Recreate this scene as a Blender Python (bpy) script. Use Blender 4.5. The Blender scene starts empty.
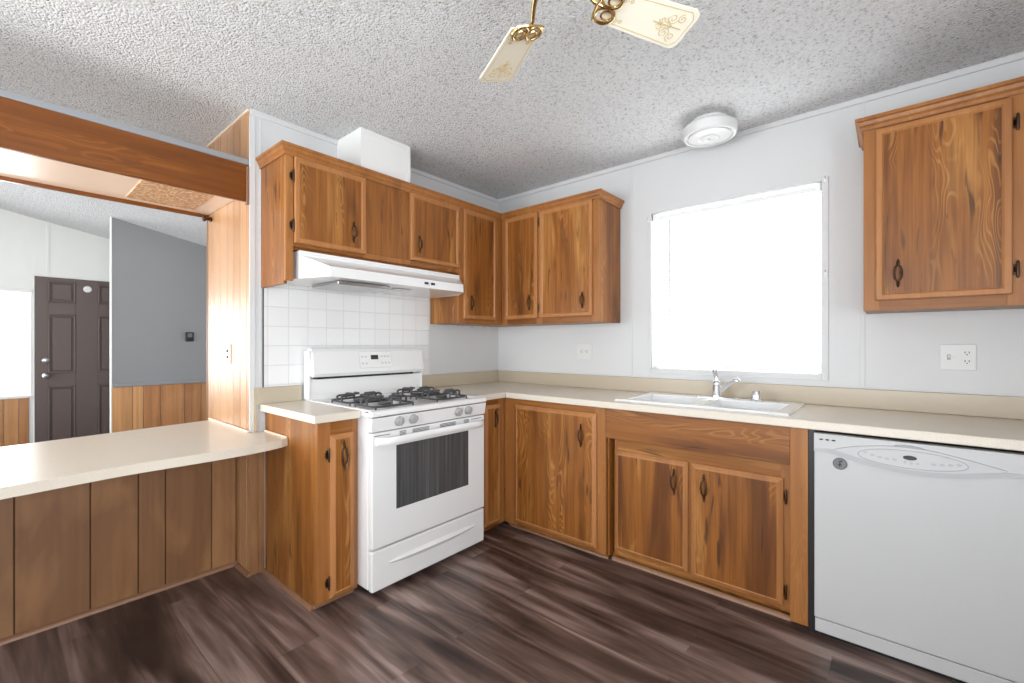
import bpy, bmesh, math, random
from mathutils import Vector, Matrix
random.seed(7)
scene = bpy.context.scene
C = scene.collection

# ------------------------------------------------------------------ camera, sky, daylight, exposure
cam_data = bpy.data.cameras.new('camera')
cam = bpy.data.objects.new('camera', cam_data); C.objects.link(cam)
cam.location = (2.6178, -2.8995, 1.2398)
cam.rotation_euler = (math.radians(90), 0, math.radians(40.3242))
cam_data.sensor_width = 36.0
cam_data.lens = 446.47 / 1024 * 36
cam_data.shift_y = 0.00247
cam_data.clip_start = 0.02
scene.camera = cam

world = bpy.data.worlds.new('sky'); scene.world = world; world.use_nodes = True
bgn = world.node_tree.nodes['Background']
bgn.inputs[0].default_value = (0.93, 0.97, 1.0, 1); bgn.inputs[1].default_value = 2.2

def daylight(name, loc, rot, sx, sy, power, col=(0.93, 0.97, 1.0)):
    l = bpy.data.lights.new(name, 'AREA'); l.shape = 'RECTANGLE'; l.size = sx; l.size_y = sy
    l.energy = power; l.color = col
    o = bpy.data.objects.new(name, l); C.objects.link(o); o.location = loc; o.rotation_euler = rot
    return o
R90 = math.radians(90)
# daylight just outside each window, pointing into the rooms
daylight('daylight_sink_window', (1.865, 0.30, 1.60), (-R90 - 0.10, 0, 0), 1.0, 1.1, 75)
daylight('daylight_added_patio_door', (2.5, -4.80, 1.00), (R90 + 0.85, 0, 0), 1.8, 2.0, 88)  # unseen patio door, added to light the kitchen from behind
daylight('daylight_added_dining_window', (0.2, -4.80, 1.40), (R90 + 0.45, 0, 0), 1.1, 1.1, 102)  # lamp at an added, unseen window for light from the back left
daylight('daylight_added_side_window', (3.84, -3.0, 1.40), (R90 + 0.55, 0, R90), 1.3, 1.1, 112)  # added with its unseen window to brighten the range and left cabinets
daylight('daylight_living_window', (-4.28, -3.25, 1.25), (R90, 0, -R90), 1.2, 1.05, 60)
daylight('daylight_added_living_back', (-2.2, -4.78, 1.35), (R90, 0, 0), 2.0, 1.3, 74)  # added lamp at an unseen living room opening, lights the jamb side

vs = scene.view_settings
scene.display_settings.display_device = 'sRGB'
vs.view_transform = 'Standard'; vs.look = 'None'; vs.gamma = 1.0; vs.use_curve_mapping = False
vs.exposure = -0.38
scene.cycles.use_denoising = True
scene.cycles.max_bounces = 10
scene.cycles.diffuse_bounces = 6
scene.cycles.sample_clamp_indirect = 4.0

# ------------------------------------------------------------------ materials
def srgb(r, g, b):
    f = lambda c: (c / 255 / 12.92) if c / 255 <= 0.04045 else ((c / 255 + 0.055) / 1.055) ** 2.4
    return (f(r), f(g), f(b), 1)

class NT:
    def __init__(s, name):
        s.m = bpy.data.materials.new(name); s.m.use_nodes = True
        s.t = s.m.node_tree; s.b = s.t.nodes['Principled BSDF']
    def n(s, typ, **kw):
        nd = s.t.nodes.new(typ)
        for k, v in kw.items():
            if k in nd.inputs: nd.inputs[k].default_value = v
            else: setattr(nd, k, v)
        return nd
    def l(s, a, b): s.t.links.new(a, b)
    def ramp(s, src, stops, interp='LINEAR'):
        r = s.t.nodes.new('ShaderNodeValToRGB'); r.color_ramp.interpolation = interp
        e = r.color_ramp.elements
        while len(e) < len(stops): e.new(0.5)
        for k, (p, c) in enumerate(stops):
            e[k].position = p; e[k].color = c if len(c) == 4 else (*c, 1)
        s.l(src, r.inputs[0]); return r.outputs[0]
    def mix(s, fac, a, b, blend='MIX'):
        m = s.t.nodes.new('ShaderNodeMix'); m.data_type = 'RGBA'; m.blend_type = blend
        for inp, v in ((m.inputs[0], fac), (m.inputs[6], a), (m.inputs[7], b)):
            if hasattr(v, 'is_output'): s.l(v, inp)
            else: inp.default_value = v
        return m.outputs[2]
    def math(s, op, a, b=0.0):
        m = s.t.nodes.new('ShaderNodeMath'); m.operation = op
        for inp, v in ((m.inputs[0], a), (m.inputs[1], b)):
            if hasattr(v, 'is_output'): s.l(v, inp)
            else: inp.default_value = v
        return m.outputs[0]
    def coords(s, scale=(1, 1, 1), rand=True):
        tc = s.n('ShaderNodeTexCoord'); src = tc.outputs['Object']
        if rand:
            oi = s.n('ShaderNodeObjectInfo'); vm = s.n('ShaderNodeVectorMath', operation='MULTIPLY_ADD')
            cx = s.n('ShaderNodeCombineXYZ')
            for i, k in enumerate((17.3, 31.7, 23.9)): s.l(s.math('MULTIPLY', oi.outputs['Random'], k), cx.inputs[i])
            add = s.n('ShaderNodeVectorMath', operation='ADD'); s.l(src, add.inputs[0]); s.l(cx.outputs[0], add.inputs[1]); src = add.outputs[0]
        mp = s.n('ShaderNodeVectorMath', operation='MULTIPLY'); s.l(src, mp.inputs[0]); mp.inputs[1].default_value = scale
        return mp.outputs[0]
    def noise(s, vec, scale, detail=2.0, rough=0.5, dist=0.0):
        nd = s.n('ShaderNodeTexNoise', Scale=scale, Detail=detail, Roughness=rough, Distortion=dist); s.l(vec, nd.inputs['Vector'])
        return nd.outputs['Fac']
    def bump(s, h, strength, dist=0.01):
        b = s.n('ShaderNodeBump', Strength=strength, Distance=dist); s.l(h, b.inputs['Height']); s.l(b.outputs[0], s.b.inputs['Normal'])

def plain(name, col, rough=0.5, metal=0.0, bump=0.0, bscale=200, coat=0.0):
    t = NT(name); b = t.b
    b.inputs['Base Color'].default_value = col; b.inputs['Roughness'].default_value = rough; b.inputs['Metallic'].default_value = metal
    b.inputs['Coat Weight'].default_value = coat
    v = t.coords(rand=False); nz = t.noise(v, bscale, 2)
    r = t.math('MULTIPLY_ADD', nz, 0.08); 
    t.t.nodes[-1].inputs[2].default_value = rough - 0.04
    t.l(r, b.inputs['Roughness'])
    if bump: t.bump(nz, bump, 0.002)
    return t.m

def wood(name, axis='z', base=(148, 92, 40), dark=(86, 46, 16), lite=(198, 142, 78), rough=0.38, knots=1.0, contrast=1.0):
    """rustic oak print: long streaks, cathedral rings, dark knots; grain along axis"""
    t = NT(name)
    i = 'xyz'.index(axis)
    def sc(a, b):
        v = [a, a, a]; v[i] = b; return tuple(v)
    base, dark, lite = srgb(*base), srgb(*dark), srgb(*lite)
    broad = t.noise(t.coords(sc(6.5, 0.8)), 1.0, 3, 0.55, 0.4)
    col = t.ramp(broad, [(0.34, dark), (0.46, base), (0.56, base), (0.70, lite)])
    col = t.mix(0.62 * contrast, base, col)
    mid = t.noise(t.coords(sc(38, 1.3)), 1.0, 3, 0.6, 0.2)
    col = t.mix(t.math('MULTIPLY', t.ramp(mid, [(0.40, (1, 1, 1)), (0.58, (0, 0, 0))]), 0.30 * contrast), col, dark)
    fibre = t.noise(t.coords(sc(120, 3.0)), 1.0, 3, 0.6)
    col = t.mix(t.math('MULTIPLY', t.ramp(fibre, [(0.40, (1, 1, 1)), (0.60, (0, 0, 0))]), 0.22 * contrast), col, dark)
    # cathedral rings: contour lines of a stretched noise field, pale in the photo
    field = t.noise(t.coords(sc(8.0, 1.4)), 1.0, 2.0, 0.45, 0.5)
    rings = t.math('SINE', t.math('MULTIPLY', field, 150.0))
    mask = t.ramp(t.noise(t.coords(sc(11.0, 1.3)), 1.0, 1), [(0.54, (0, 0, 0)), (0.64, (1, 1, 1))])
    ring_hi = t.math('MULTIPLY', t.math('MULTIPLY', t.ramp(rings, [(0.25, (0, 0, 0)), (0.95, (1, 1, 1))]), mask), 0.32 * contrast)
    col = t.mix(ring_hi, col, lite)
    spots = t.noise(t.coords(sc(30, 3.2)), 1.0, 2, 0.5, 0.5)
    k = t.math('MULTIPLY', t.ramp(spots, [(0.635, (0, 0, 0)), (0.70, (1, 1, 1))]), 0.75 * knots)
    col = t.mix(k, col, srgb(62, 34, 20))
    t.l(col, t.b.inputs['Base Color'])
    t.b.inputs['Roughness'].default_value = rough
    t.b.inputs['Specular IOR Level'].default_value = 0.4
    t.bump(fibre, 0.10, 0.002)
    return t.m

def boards_mat(name, cols, axis='z', rough=0.35, fine=0.35):
    """panel boards: each board (mesh island) gets its own tone"""
    t = NT(name); g = t.n('ShaderNodeNewGeometry')
    i = 'xyz'.index(axis)
    def sc(a, b):
        v = [a, a, a]; v[i] = b; return tuple(v)
    st = [(k / (len(cols) - 1), srgb(*c)) for k, c in enumerate(cols)]
    col = t.ramp(g.outputs['Random Per Island'], st)
    f = t.noise(t.coords(sc(40, 1.1)), 1.0, 3, 0.6)
    col = t.mix(t.math('MULTIPLY', t.ramp(f, [(0.35, (1, 1, 1)), (0.6, (0, 0, 0))]), fine), col, srgb(96, 60, 34))
    f2 = t.noise(t.coords(sc(5, 2.2)), 1.0, 3, 0.5, 0.8)
    col = t.mix(t.math('MULTIPLY', t.ramp(f2, [(0.45, (0, 0, 0)), (0.7, (1, 1, 1))]), 0.35), col, srgb(196, 148, 100))
    t.l(col, t.b.inputs['Base Color']); t.b.inputs['Roughness'].default_value = rough
    t.bump(f, 0.05, 0.002)
    return t.m

OAK = wood('oak_vertical', 'z')
OAKX = wood('oak_grain_x', 'x')
OAKY = wood('oak_grain_y', 'y')
OAKF = wood('oak_frame_vertical', 'z', base=(160, 104, 54), dark=(106, 62, 28), lite=(190, 136, 80), knots=0.2, contrast=0.6)
DOORW = wood('oak_door_panel', 'z', base=(152, 94, 39), dark=(78, 40, 13), lite=(204, 148, 82), knots=1.0, contrast=1.15)
OAKB = wood('oak_door_border', 'z', base=(172, 116, 68), dark=(122, 76, 40), lite=(196, 142, 92), knots=0.1, contrast=0.5)
BEAMW = wood('beam_wood', 'y', base=(120, 66, 14), dark=(76, 36, 6), lite=(164, 100, 36), knots=0.3, contrast=1.0, rough=0.3)
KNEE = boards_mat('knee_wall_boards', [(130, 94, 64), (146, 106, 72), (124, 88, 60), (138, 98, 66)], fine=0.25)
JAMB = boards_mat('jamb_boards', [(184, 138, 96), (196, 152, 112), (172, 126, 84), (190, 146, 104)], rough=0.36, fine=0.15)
JAMB.node_tree.nodes['Principled BSDF'].inputs['Coat Weight'].default_value = 0.4
JAMB.node_tree.nodes['Principled BSDF'].inputs['Coat Roughness'].default_value = 0.4
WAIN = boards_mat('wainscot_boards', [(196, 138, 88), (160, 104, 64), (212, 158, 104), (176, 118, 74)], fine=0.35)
GROOVE = plain('groove_brown', srgb(70, 44, 28), 0.7)
TRIMW = plain('trim_wood', srgb(140, 104, 78), 0.4)
WHITE = plain('white_enamel', (0.80, 0.80, 0.80, 1), 0.22, coat=0.3)
WHITE2 = plain('white_plastic', (0.80, 0.80, 0.79, 1), 0.4)
OUTW = plain('outlet_plate_white', (0.66, 0.66, 0.66, 1), 0.4)
SINKW = plain('sink_enamel', (0.83, 0.84, 0.85, 1), 0.15, coat=0.4)
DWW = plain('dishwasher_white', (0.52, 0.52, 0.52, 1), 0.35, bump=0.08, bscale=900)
DWP = plain('dishwasher_grey_band', (0.42, 0.42, 0.43, 1), 0.35)
GREYT = plain('grey_print', (0.38, 0.38, 0.39, 1), 0.5)
SLOTG = plain('slot_dark_grey', (0.16, 0.16, 0.165, 1), 0.5)
BLACK = plain('black_plastic', (0.012, 0.012, 0.013, 1), 0.35)
GRATE = plain('grate_grey_iron', (0.045, 0.046, 0.05, 1), 0.38, bump=0.2, bscale=400)
CHROME = plain('chrome', (0.82, 0.83, 0.85, 1), 0.10, 1.0)
STEEL = plain('brushed_steel', (0.45, 0.45, 0.46, 1), 0.3, 1.0)
BRONZE = plain('antique_bronze', (0.075, 0.040, 0.022, 1), 0.35, 0.7, bump=0.2, bscale=500)
BRASS = plain('polished_brass', (0.66, 0.47, 0.22, 1), 0.18, 1.0)
KNOBG = plain('knob_grey', (0.36, 0.36, 0.355, 1), 0.4)
DOORB = plain('brown_door_paint', srgb(98, 84, 80), 0.45, bump=0.05)
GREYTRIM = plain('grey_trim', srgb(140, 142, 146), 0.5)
IVORY = plain('ivory_blade', srgb(236, 230, 212), 0.3)
STENCIL = plain('stencil_gold', srgb(196, 176, 130), 0.35)
CREAM = plain('soffit_cream', srgb(236, 212, 190), 0.3)
GLASSW = plain('frosted_lens', (0.62, 0.62, 0.61, 1), 0.3)
TOE = plain('toe_dark', srgb(60, 38, 26), 0.6)

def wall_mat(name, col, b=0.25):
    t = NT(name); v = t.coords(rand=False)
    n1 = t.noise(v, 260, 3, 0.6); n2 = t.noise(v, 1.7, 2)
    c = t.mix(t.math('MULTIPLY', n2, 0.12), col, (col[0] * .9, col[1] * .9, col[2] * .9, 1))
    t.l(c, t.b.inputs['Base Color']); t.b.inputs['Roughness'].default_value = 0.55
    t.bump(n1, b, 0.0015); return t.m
WALL = wall_mat('painted_panel_wall', (0.62, 0.625, 0.63, 1))
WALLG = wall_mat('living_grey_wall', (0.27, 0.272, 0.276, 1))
WALLL = wall_mat('living_white_wall', (0.80, 0.80, 0.77, 1))

def popcorn(name):
    t = NT(name); v = t.coords(rand=False)
    vo = t.n('ShaderNodeTexVoronoi', Scale=105.0, Randomness=1.0); t.l(v, vo.inputs['Vector'])
    n1 = t.noise(v, 85, 4, 0.7)
    h = t.math('ADD', t.math('MULTIPLY', t.math('SUBTRACT', 0.6, vo.outputs['Distance']), 0.9), t.math('MULTIPLY', n1, 1.4))
    col = t.ramp(n1, [(0.33, (0.40, 0.40, 0.40)), (0.43, (0.86, 0.86, 0.86)), (0.60, (0.95, 0.95, 0.95))])  # dark end of the noise paints shade into the pits between lumps
    t.l(col, t.b.inputs['Base Color']); t.b.inputs['Roughness'].default_value = 0.9
    t.bump(h, 1.0, 0.016); return t.m
POP = popcorn('popcorn_texture')

def counter_mat(name, col):
    t = NT(name); v = t.coords(rand=False)
    n1 = t.noise(v, 420, 3, 0.7)
    n2 = t.noise(v, 3.0, 3, 0.5, 0.6)
    c = t.mix(t.ramp(n1, [(0.44, (0, 0, 0)), (0.58, (0.35, 0.35, 0.35))]), col, (col[0] * .72, col[1] * .68, col[2] * .6, 1))
    c = t.mix(t.math('MULTIPLY', n2, 0.12), c, (col[0] * .9, col[1] * .86, col[2] * .8, 1))
    t.l(c, t.b.inputs['Base Color']); t.b.inputs['Roughness'].default_value = 0.28
    return t.m
COUNTER = counter_mat('speckled_cream_laminate', (0.72, 0.66, 0.57, 1))
SPLASH = counter_mat('beige_laminate_splash', (0.50, 0.43, 0.33, 1))

def tile_mat():
    t = NT('white_wall_tile')
    tc = t.n('ShaderNodeTexCoord'); sep = t.n('ShaderNodeSeparateXYZ'); t.l(tc.outputs['Object'], sep.inputs[0])
    cmb = t.n('ShaderNodeCombineXYZ'); t.l(sep.outputs['Y'], cmb.inputs[0]); t.l(sep.outputs['Z'], cmb.inputs[1])
    br = t.n('ShaderNodeTexBrick', offset=0.0, squash=1.0, Scale=1.0)
    br.inputs['Brick Width'].default_value = 0.1115; br.inputs['Row Height'].default_value = 0.1085
    br.inputs['Mortar Size'].default_value = 0.0020; br.inputs['Mortar Smooth'].default_value = 0.3
    br.inputs['Color1'].default_value = (0.80, 0.80, 0.80, 1); br.inputs['Color2'].default_value = (0.76, 0.765, 0.77, 1)
    br.inputs['Mortar'].default_value = (0.66, 0.66, 0.66, 1)
    t.l(cmb.outputs[0], br.inputs['Vector']); t.l(br.outputs['Color'], t.b.inputs['Base Color'])
    t.b.inputs['Roughness'].default_value = 0.22
    n1 = t.noise(t.coords(rand=False), 95, 2)
    h = t.math('SUBTRACT', t.math('MULTIPLY', n1, 0.35), t.math('MULTIPLY', br.outputs['Fac'], 0.8))
    t.bump(h, 0.7, 0.004); return t.m
TILE = tile_mat()

def floor_mat():
    t = NT('dark_vinyl_plank')
    tc = t.n('ShaderNodeTexCoord'); v = tc.outputs['Object']
    br = t.n('ShaderNodeTexBrick', offset=0.37, squash=1.0, Scale=1.0)
    br.inputs['Brick Width'].default_value = 1.22; br.inputs['Row Height'].default_value = 0.18
    br.inputs['Mortar Size'].default_value = 0.0012; br.inputs['Mortar Smooth'].default_value = 0.1
    br.inputs['Color1'].default_value = (0, 0, 0, 1); br.inputs['Color2'].default_value = (1, 1, 1, 1); br.inputs['Mortar'].default_value = (0.5, 0.5, 0.5, 1)
    t.l(v, br.inputs['Vector'])
    sep = t.n('ShaderNodeSeparateColor'); t.l(br.outputs['Color'], sep.inputs[0]); rnd = sep.outputs[0]
    # streaks, shifted per plank
    cmb = t.n('ShaderNodeCombineXYZ'); t.l(t.math('MULTIPLY', rnd, 13.0), cmb.inputs[0]); t.l(t.math('MULTIPLY', rnd, 7.0), cmb.inputs[2])
    add = t.n('ShaderNodeVectorMath', operation='ADD'); t.l(v, add.inputs[0]); t.l(cmb.outputs[0], add.inputs[1])
    def sv(s):
        m = t.n('ShaderNodeVectorMath', operation='MULTIPLY'); t.l(add.outputs[0], m.inputs[0]); m.inputs[1].default_value = s; return m.outputs[0]
    cont = t.n('ShaderNodeVectorMath', operation='MULTIPLY'); t.l(v, cont.inputs[0]); cont.inputs[1].default_value = (0.8, 6.5, 1)
    a = t.math('MULTIPLY', t.math('ADD', t.noise(sv((1.0, 8.0, 1)), 1.0, 3, 0.5, 0.9), t.math('MULTIPLY', t.noise(cont.outputs[0], 1.0, 3, 0.5, 1.6), 1.1)), 0.476)
    b = t.noise(sv((2.2, 75, 1)), 1.0, 3, 0.6)
    col = t.ramp(a, [(0.37, srgb(44, 33, 31)), (0.45, srgb(76, 60, 55)), (0.53, srgb(112, 93, 86)), (0.63, srgb(158, 138, 131))])
    col = t.mix(t.math('MULTIPLY', t.ramp(b, [(0.38, (1, 1, 1)), (0.62, (0, 0, 0))]), 0.22), col, srgb(58, 45, 41))
    tone = t.ramp(rnd, [(0.0, (0.90, 0.88, 0.88)), (0.5, (1.0, 0.98, 0.97)), (1.0, (1.10, 1.07, 1.05))])
    col = t.mix(1.0, col, tone, 'MULTIPLY')
    col = t.mix(t.math('MULTIPLY', br.outputs['Fac'], 0.35), col, srgb(50, 40, 37))
    t.l(col, t.b.inputs['Base Color']); t.b.inputs['Roughness'].default_value = 0.36
    t.bump(b, 0.08, 0.002); return t.m
FLOOR = floor_mat()

def oven_glass():
    t = NT('oven_window_glass'); v = t.coords((1, 60, 1.2), rand=False)
    n1 = t.noise(v, 1.0, 3, 0.6)
    col = t.ramp(n1, [(0.35, (0.05, 0.052, 0.055)), (0.62, (0.085, 0.088, 0.092)), (0.78, (0.15, 0.155, 0.16))])
    t.l(col, t.b.inputs['Base Color']); t.b.inputs['Roughness'].default_value = 0.22; return t.m
OVENG = oven_glass()

def glass():
    t = NT('window_glass'); t.t.nodes.remove(t.b)
    out = [n for n in t.t.nodes if n.type == 'OUTPUT_MATERIAL'][0]
    tr = t.n('ShaderNodeBsdfTransparent'); gl = t.n('ShaderNodeBsdfGlossy', Roughness=0.02)
    mx = t.n('ShaderNodeMixShader'); mx.inputs[0].default_value = 0.06
    t.l(tr.outputs[0], mx.inputs[1]); t.l(gl.outputs[0], mx.inputs[2]); t.l(mx.outputs[0], out.inputs[0]); return t.m
GLASS = glass()
def slat_mat():
    t = NT('translucent_blind_slat'); t.t.nodes.remove(t.b)
    out = [n for n in t.t.nodes if n.type == 'OUTPUT_MATERIAL'][0]
    d = t.n('ShaderNodeBsdfDiffuse'); d.inputs[0].default_value = (0.85, 0.85, 0.85, 1)
    tl = t.n('ShaderNodeBsdfTranslucent'); tl.inputs[0].default_value = (0.32, 0.32, 0.32, 1)
    mx = t.n('ShaderNodeMixShader'); mx.inputs[0].default_value = 0.6
    t.l(d.outputs[0], mx.inputs[1]); t.l(tl.outputs[0], mx.inputs[2]); t.l(mx.outputs[0], out.inputs[0]); return t.m
SLAT = slat_mat()

# ------------------------------------------------------------------ mesh helpers
XY = lambda u, w, z: (u, w, z)
SINK = lambda u, w, z: (u, -w, z)         # along the sink wall: u = x, w = distance from the wall
RNG = lambda u, w, z: (w, u, z)           # along the range wall: u = y, w = distance from the wall

class MB:
    def __init__(s, T=XY): s.bm = bmesh.new(); s.T = T; s.mi = 0
    def v(s, p): return s.bm.verts.new(s.T(*p))
    def f(s, vs):
        try:
            fc = s.bm.faces.new(vs); fc.material_index = s.mi; return fc
        except ValueError: return None
    def box(s, x0, x1, y0, y1, z0, z1, bev=0.0, seg=2):
        if x0 > x1: x0, x1 = x1, x0
        if y0 > y1: y0, y1 = y1, y0
        if z0 > z1: z0, z1 = z1, z0
        vs = [s.v((x, y, z)) for z in (z0, z1) for y in (y0, y1) for x in (x0, x1)]
        fs = [s.f([vs[i] for i in q]) for q in ((0, 2, 3, 1), (4, 5, 7, 6), (0, 1, 5, 4), (2, 6, 7, 3), (0, 4, 6, 2), (1, 3, 7, 5))]
        if bev:
            es = {e for f in fs for e in f.edges}
            r = bmesh.ops.bevel(s.bm, geom=list(es), offset=bev, segments=seg, affect='EDGES', profile=0.5)
            for f in r['faces']: f.material_index = s.mi
        return s
    def prism(s, pts, a0, a1, axis=2):
        """extrude polygon pts (in the two other local axes, in order) from a0 to a1 along axis"""
        def mk(p, a):
            q = [p[0], p[1]]; q.insert(axis, a); return s.v(q)
        lo = [mk(p, a0) for p in pts]; hi = [mk(p, a1) for p in pts]; n = len(pts)
        s.f(lo[::-1]); s.f(hi)
        for i in range(n): s.f([lo[i], lo[(i + 1) % n], hi[(i + 1) % n], hi[i]])
        return s
    def tube(s, pts, r, n=8, closed=False, cap=True):
        P = [Vector(p) for p in pts]; m = len(P); rs = r if isinstance(r, (list, tuple)) else [r] * m
        rings = []; up = None
        for i in range(m):
            if closed: d = P[(i + 1) % m] - P[i - 1]
            else: d = P[min(i + 1, m - 1)] - P[max(i - 1, 0)]
            d.normalize()
            if up is None:
                up = Vector((0, 0, 1)) if abs(d.z) < 0.9 else Vector((1, 0, 0))
            a = d.cross(up)
            if a.length < 1e-6: a = d.orthogonal()
            a.normalize(); up = a.cross(d).normalized()
            rings.append([s.v(P[i] + (a * math.cos(t) + up * math.sin(t)) * rs[i]) for t in [2 * math.pi * k / n for k in range(n)]])
        for i in range(m if closed else m - 1):
            A, B = rings[i], rings[(i + 1) % m]
            for k in range(n): s.f([A[k], A[(k + 1) % n], B[(k + 1) % n], B[k]])
        if not closed and cap: s.f(rings[0][::-1]); s.f(rings[-1])
        return s
    def lathe(s, prof, c=(0, 0, 0), axis=2, n=24):
        """profile (r, h) about local axis through c"""
        rings = []
        for r, h in prof:
            ring = []
            for k in range(n):
                t = 2 * math.pi * k / n; q = [math.cos(t) * r, math.sin(t) * r]; q.insert(axis, h)
                ring.append(s.v((c[0] + q[0], c[1] + q[1], c[2] + q[2])))
            rings.append(ring)
        for A, B in zip(rings, rings[1:]):
            for k in range(n): s.f([A[k], A[(k + 1) % n], B[(k + 1) % n], B[k]])
        s.f(rings[0][::-1]); s.f(rings[-1]); return s
    def sweep(s, path, prof, zoff=0.0):
        """mitred moulding: path of (x, y); prof of (out, z), out to the right of travel"""
        n = len(path); ring = []
        for i in range(n):
            p = Vector(path[i]); nd = []
            if i > 0: d = (p - Vector(path[i - 1])).normalized(); nd.append(Vector((d.y, -d.x)))
            if i < n - 1: d = (Vector(path[i + 1]) - p).normalized(); nd.append(Vector((d.y, -d.x)))
            if len(nd) == 2:
                m = (nd[0] + nd[1]); m = m / max(m.dot(nd[0]), 1e-6)
            else: m = nd[0]
            ring.append([s.v((p.x + m.x * o, p.y + m.y * o, z + zoff)) for o, z in prof])
        k = len(prof)
        for A, B in zip(ring, ring[1:]):
            for j in range(k): s.f([A[j], A[(j + 1) % k], B[(j + 1) % k], B[j]])
        s.f(ring[0]); s.f(ring[-1][::-1]); return s
    def panel_door(s, u0, u1, z0, z1, w, style='frame'):
        """cabinet door slab with a routed edge; slot 0 panel, slot 1 border"""
        if style == 'frame': rings = [(0, 0), (0, .013), (.004, .018), (.022, .018), (.029, .012)]
        else: rings = [(0, 0), (0, .009), (.018, .019), (.022, .020), (.026, .017)]
        vr = []
        for ins, h in rings:
            vr.append([s.v((a, w + h, b)) for a, b in ((u0 + ins, z0 + ins), (u1 - ins, z0 + ins), (u1 - ins, z1 - ins), (u0 + ins, z1 - ins))])
        s.mi = 1
        for A, B in zip(vr, vr[1:]):
            for k in range(4): s.f([A[k], A[(k + 1) % 4], B[(k + 1) % 4], B[k]])
        s.f(vr[0][::-1]); s.mi = 0; s.f(vr[-1]); return s
    def build(s, name, mats, parent=None, loc=None, smooth=False):
        bmesh.ops.recalc_face_normals(s.bm, faces=s.bm.faces[:])
        if parent is not None:
            o_ = Vector((0, 0, 0)); p = parent
            while p is not None: o_ += p.location; p = p.parent
        else: o_ = Vector(loc) if loc is not None else Vector((0, 0, 0))
        for v in s.bm.verts: v.co -= o_
        me = bpy.data.meshes.new(name); s.bm.to_mesh(me); s.bm.free()
        for m in (mats if isinstance(mats, (list, tuple)) else [mats]): me.materials.append(m)
        if smooth:
            for p in me.polygons: p.use_smooth = True
            try: me.set_sharp_from_angle(angle=math.radians(40))
            except Exception: pass
        o = bpy.data.objects.new(name, me); C.objects.link(o)
        if parent is not None: o.parent = parent
        else: o.location = o_
        return o

def thing(name, label, cat, loc, group=None):
    o = bpy.data.objects.new(name, None); C.objects.link(o); o.location = loc; o.empty_display_size = 0.05
    o['label'] = label; o['category'] = cat
    if group: o['group'] = group
    return o
def tag(o, label, cat, group=None):
    o['label'] = label; o['category'] = cat
    if group: o['group'] = group
    return o
def st(o, label=None, cat='structure'):
    o['kind'] = 'structure'
    if label: o['label'] = label; o['category'] = cat
    return o

# ------------------------------------------------------------------ the setting
CH = 2.50          # kitchen ceiling height
YJ = -1.987        # face of the panelled jamb
XR = 3.60; YB = -4.60; XL = -4.0
fl = st(MB().box(XL - .1, XR + .1, YB - .1, .1, -.08, 0).build('floor', FLOOR), 'dark brown wood-look plank floor with streaky grain', 'floor')
st(MB().box(-.85, XR + .1, YB - .1, .1, CH, CH + .08).build('ceiling', POP), 'white popcorn textured kitchen ceiling', 'ceiling')
# sloping ceiling of the living room
m = MB(); zz = lambda y: 2.56 - .195 * (y + 2.81)
pts = [(YB - .1, zz(YB - .1)), (.1, zz(.1)), (.1, zz(.1) + .08), (YB - .1, zz(YB - .1) + .08)]
m.prism(pts, XL - .1, -.85, axis=0)
st(m.build('ceiling', POP), 'sloping textured ceiling of the room beyond the bar', 'ceiling')
st(MB().box(-.85, -.80, YB, YJ - .02, CH + .0005, 2.98).build('wall_header', WALL))

# sink wall with its window opening
WX0, WX1, WZ0, WZ1 = 1.387, 2.335, 1.075, 2.115
m = MB(); m.box(0, WX0, 0, .1, 0, CH); m.box(WX1, XR, 0, .1, 0, CH); m.box(WX0, WX1, 0, .1, 0, WZ0); m.box(WX0, WX1, 0, .1, WZ1, CH)
st(m.build('wall_sink', WALL), 'pale painted panel wall holding the sink window', 'wall')
m = MB()
for x in (1.241, 2.507): m.box(x - .010, x + .010, -.004, 0, 1.02, CH - .035, .001)
st(m.build('trim_1', WALL), 'thin vertical battens covering the seams of the sink wall', 'trim')
m = MB(); m.box(0.0, XR, -.012, 0, CH - .03, CH, .003)
st(m.build('trim_2', WALL), 'thin painted strip where sink wall meets ceiling', 'trim')
m = MB(); m.box(0, .012, YJ, -.012, CH - .03, CH, .003)
st(m.build('trim_3', WALL), 'thin painted strip where range wall meets ceiling', 'trim')
# range wall block, painted to the kitchen
st(MB().box(-.69, 0, YJ + .012, .1, 0, CH).build('wall_range', WALL), 'pale painted wall behind the range and hood', 'wall')
m = MB(); m.box(0, .006, YJ - .002, YJ + .028, .766, CH - .03, .002); m.box(-.004, .004, YJ + .052, YJ + .058, 1.02, CH - .03)
st(m.build('trim_4', WALL), 'narrow painted corner batten at the end of the range wall', 'trim')
# panelled jamb (faces the camera side)
def boards(T, cuts, w0, w1, z0, z1, gap=.004):
    m = MB(T)
    for a, b in zip(cuts, cuts[1:]): m.box(a + gap / 2, b - gap / 2, w0, w1, z0, z1, .0015, 1)
    return m
JT = lambda u, w, z: (u, YJ + w, z)
JG = .006
jc = [-.69, -.64, -.574, -.50, -.455, -.344, -.245, -.137, -.04, 0]
m = boards(JT, jc, 0, .010, .0, CH - .012, JG); o = m.build('wall_jamb', JAMB); st(o, 'vertical wood panelling on the wall end above the bar', 'wall')
st(MB(JT).box(-.688, -.002, .0095, .012, 0, CH - .014).build('wall_jamb_backing', GROOVE))
st(MB().box(-.702, -.688, YJ - .004, YJ + .05, 0, CH - .01, .002).build('trim_5', TRIMW), 'wooden edge strip on the left edge of the jamb', 'trim')
st(MB().box(-.69, 0, YJ - .01, YJ, CH - .014, CH - .001, .002).build('trim_6', CREAM), 'pale strip at the top of the panelled wall end', 'trim')
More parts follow.
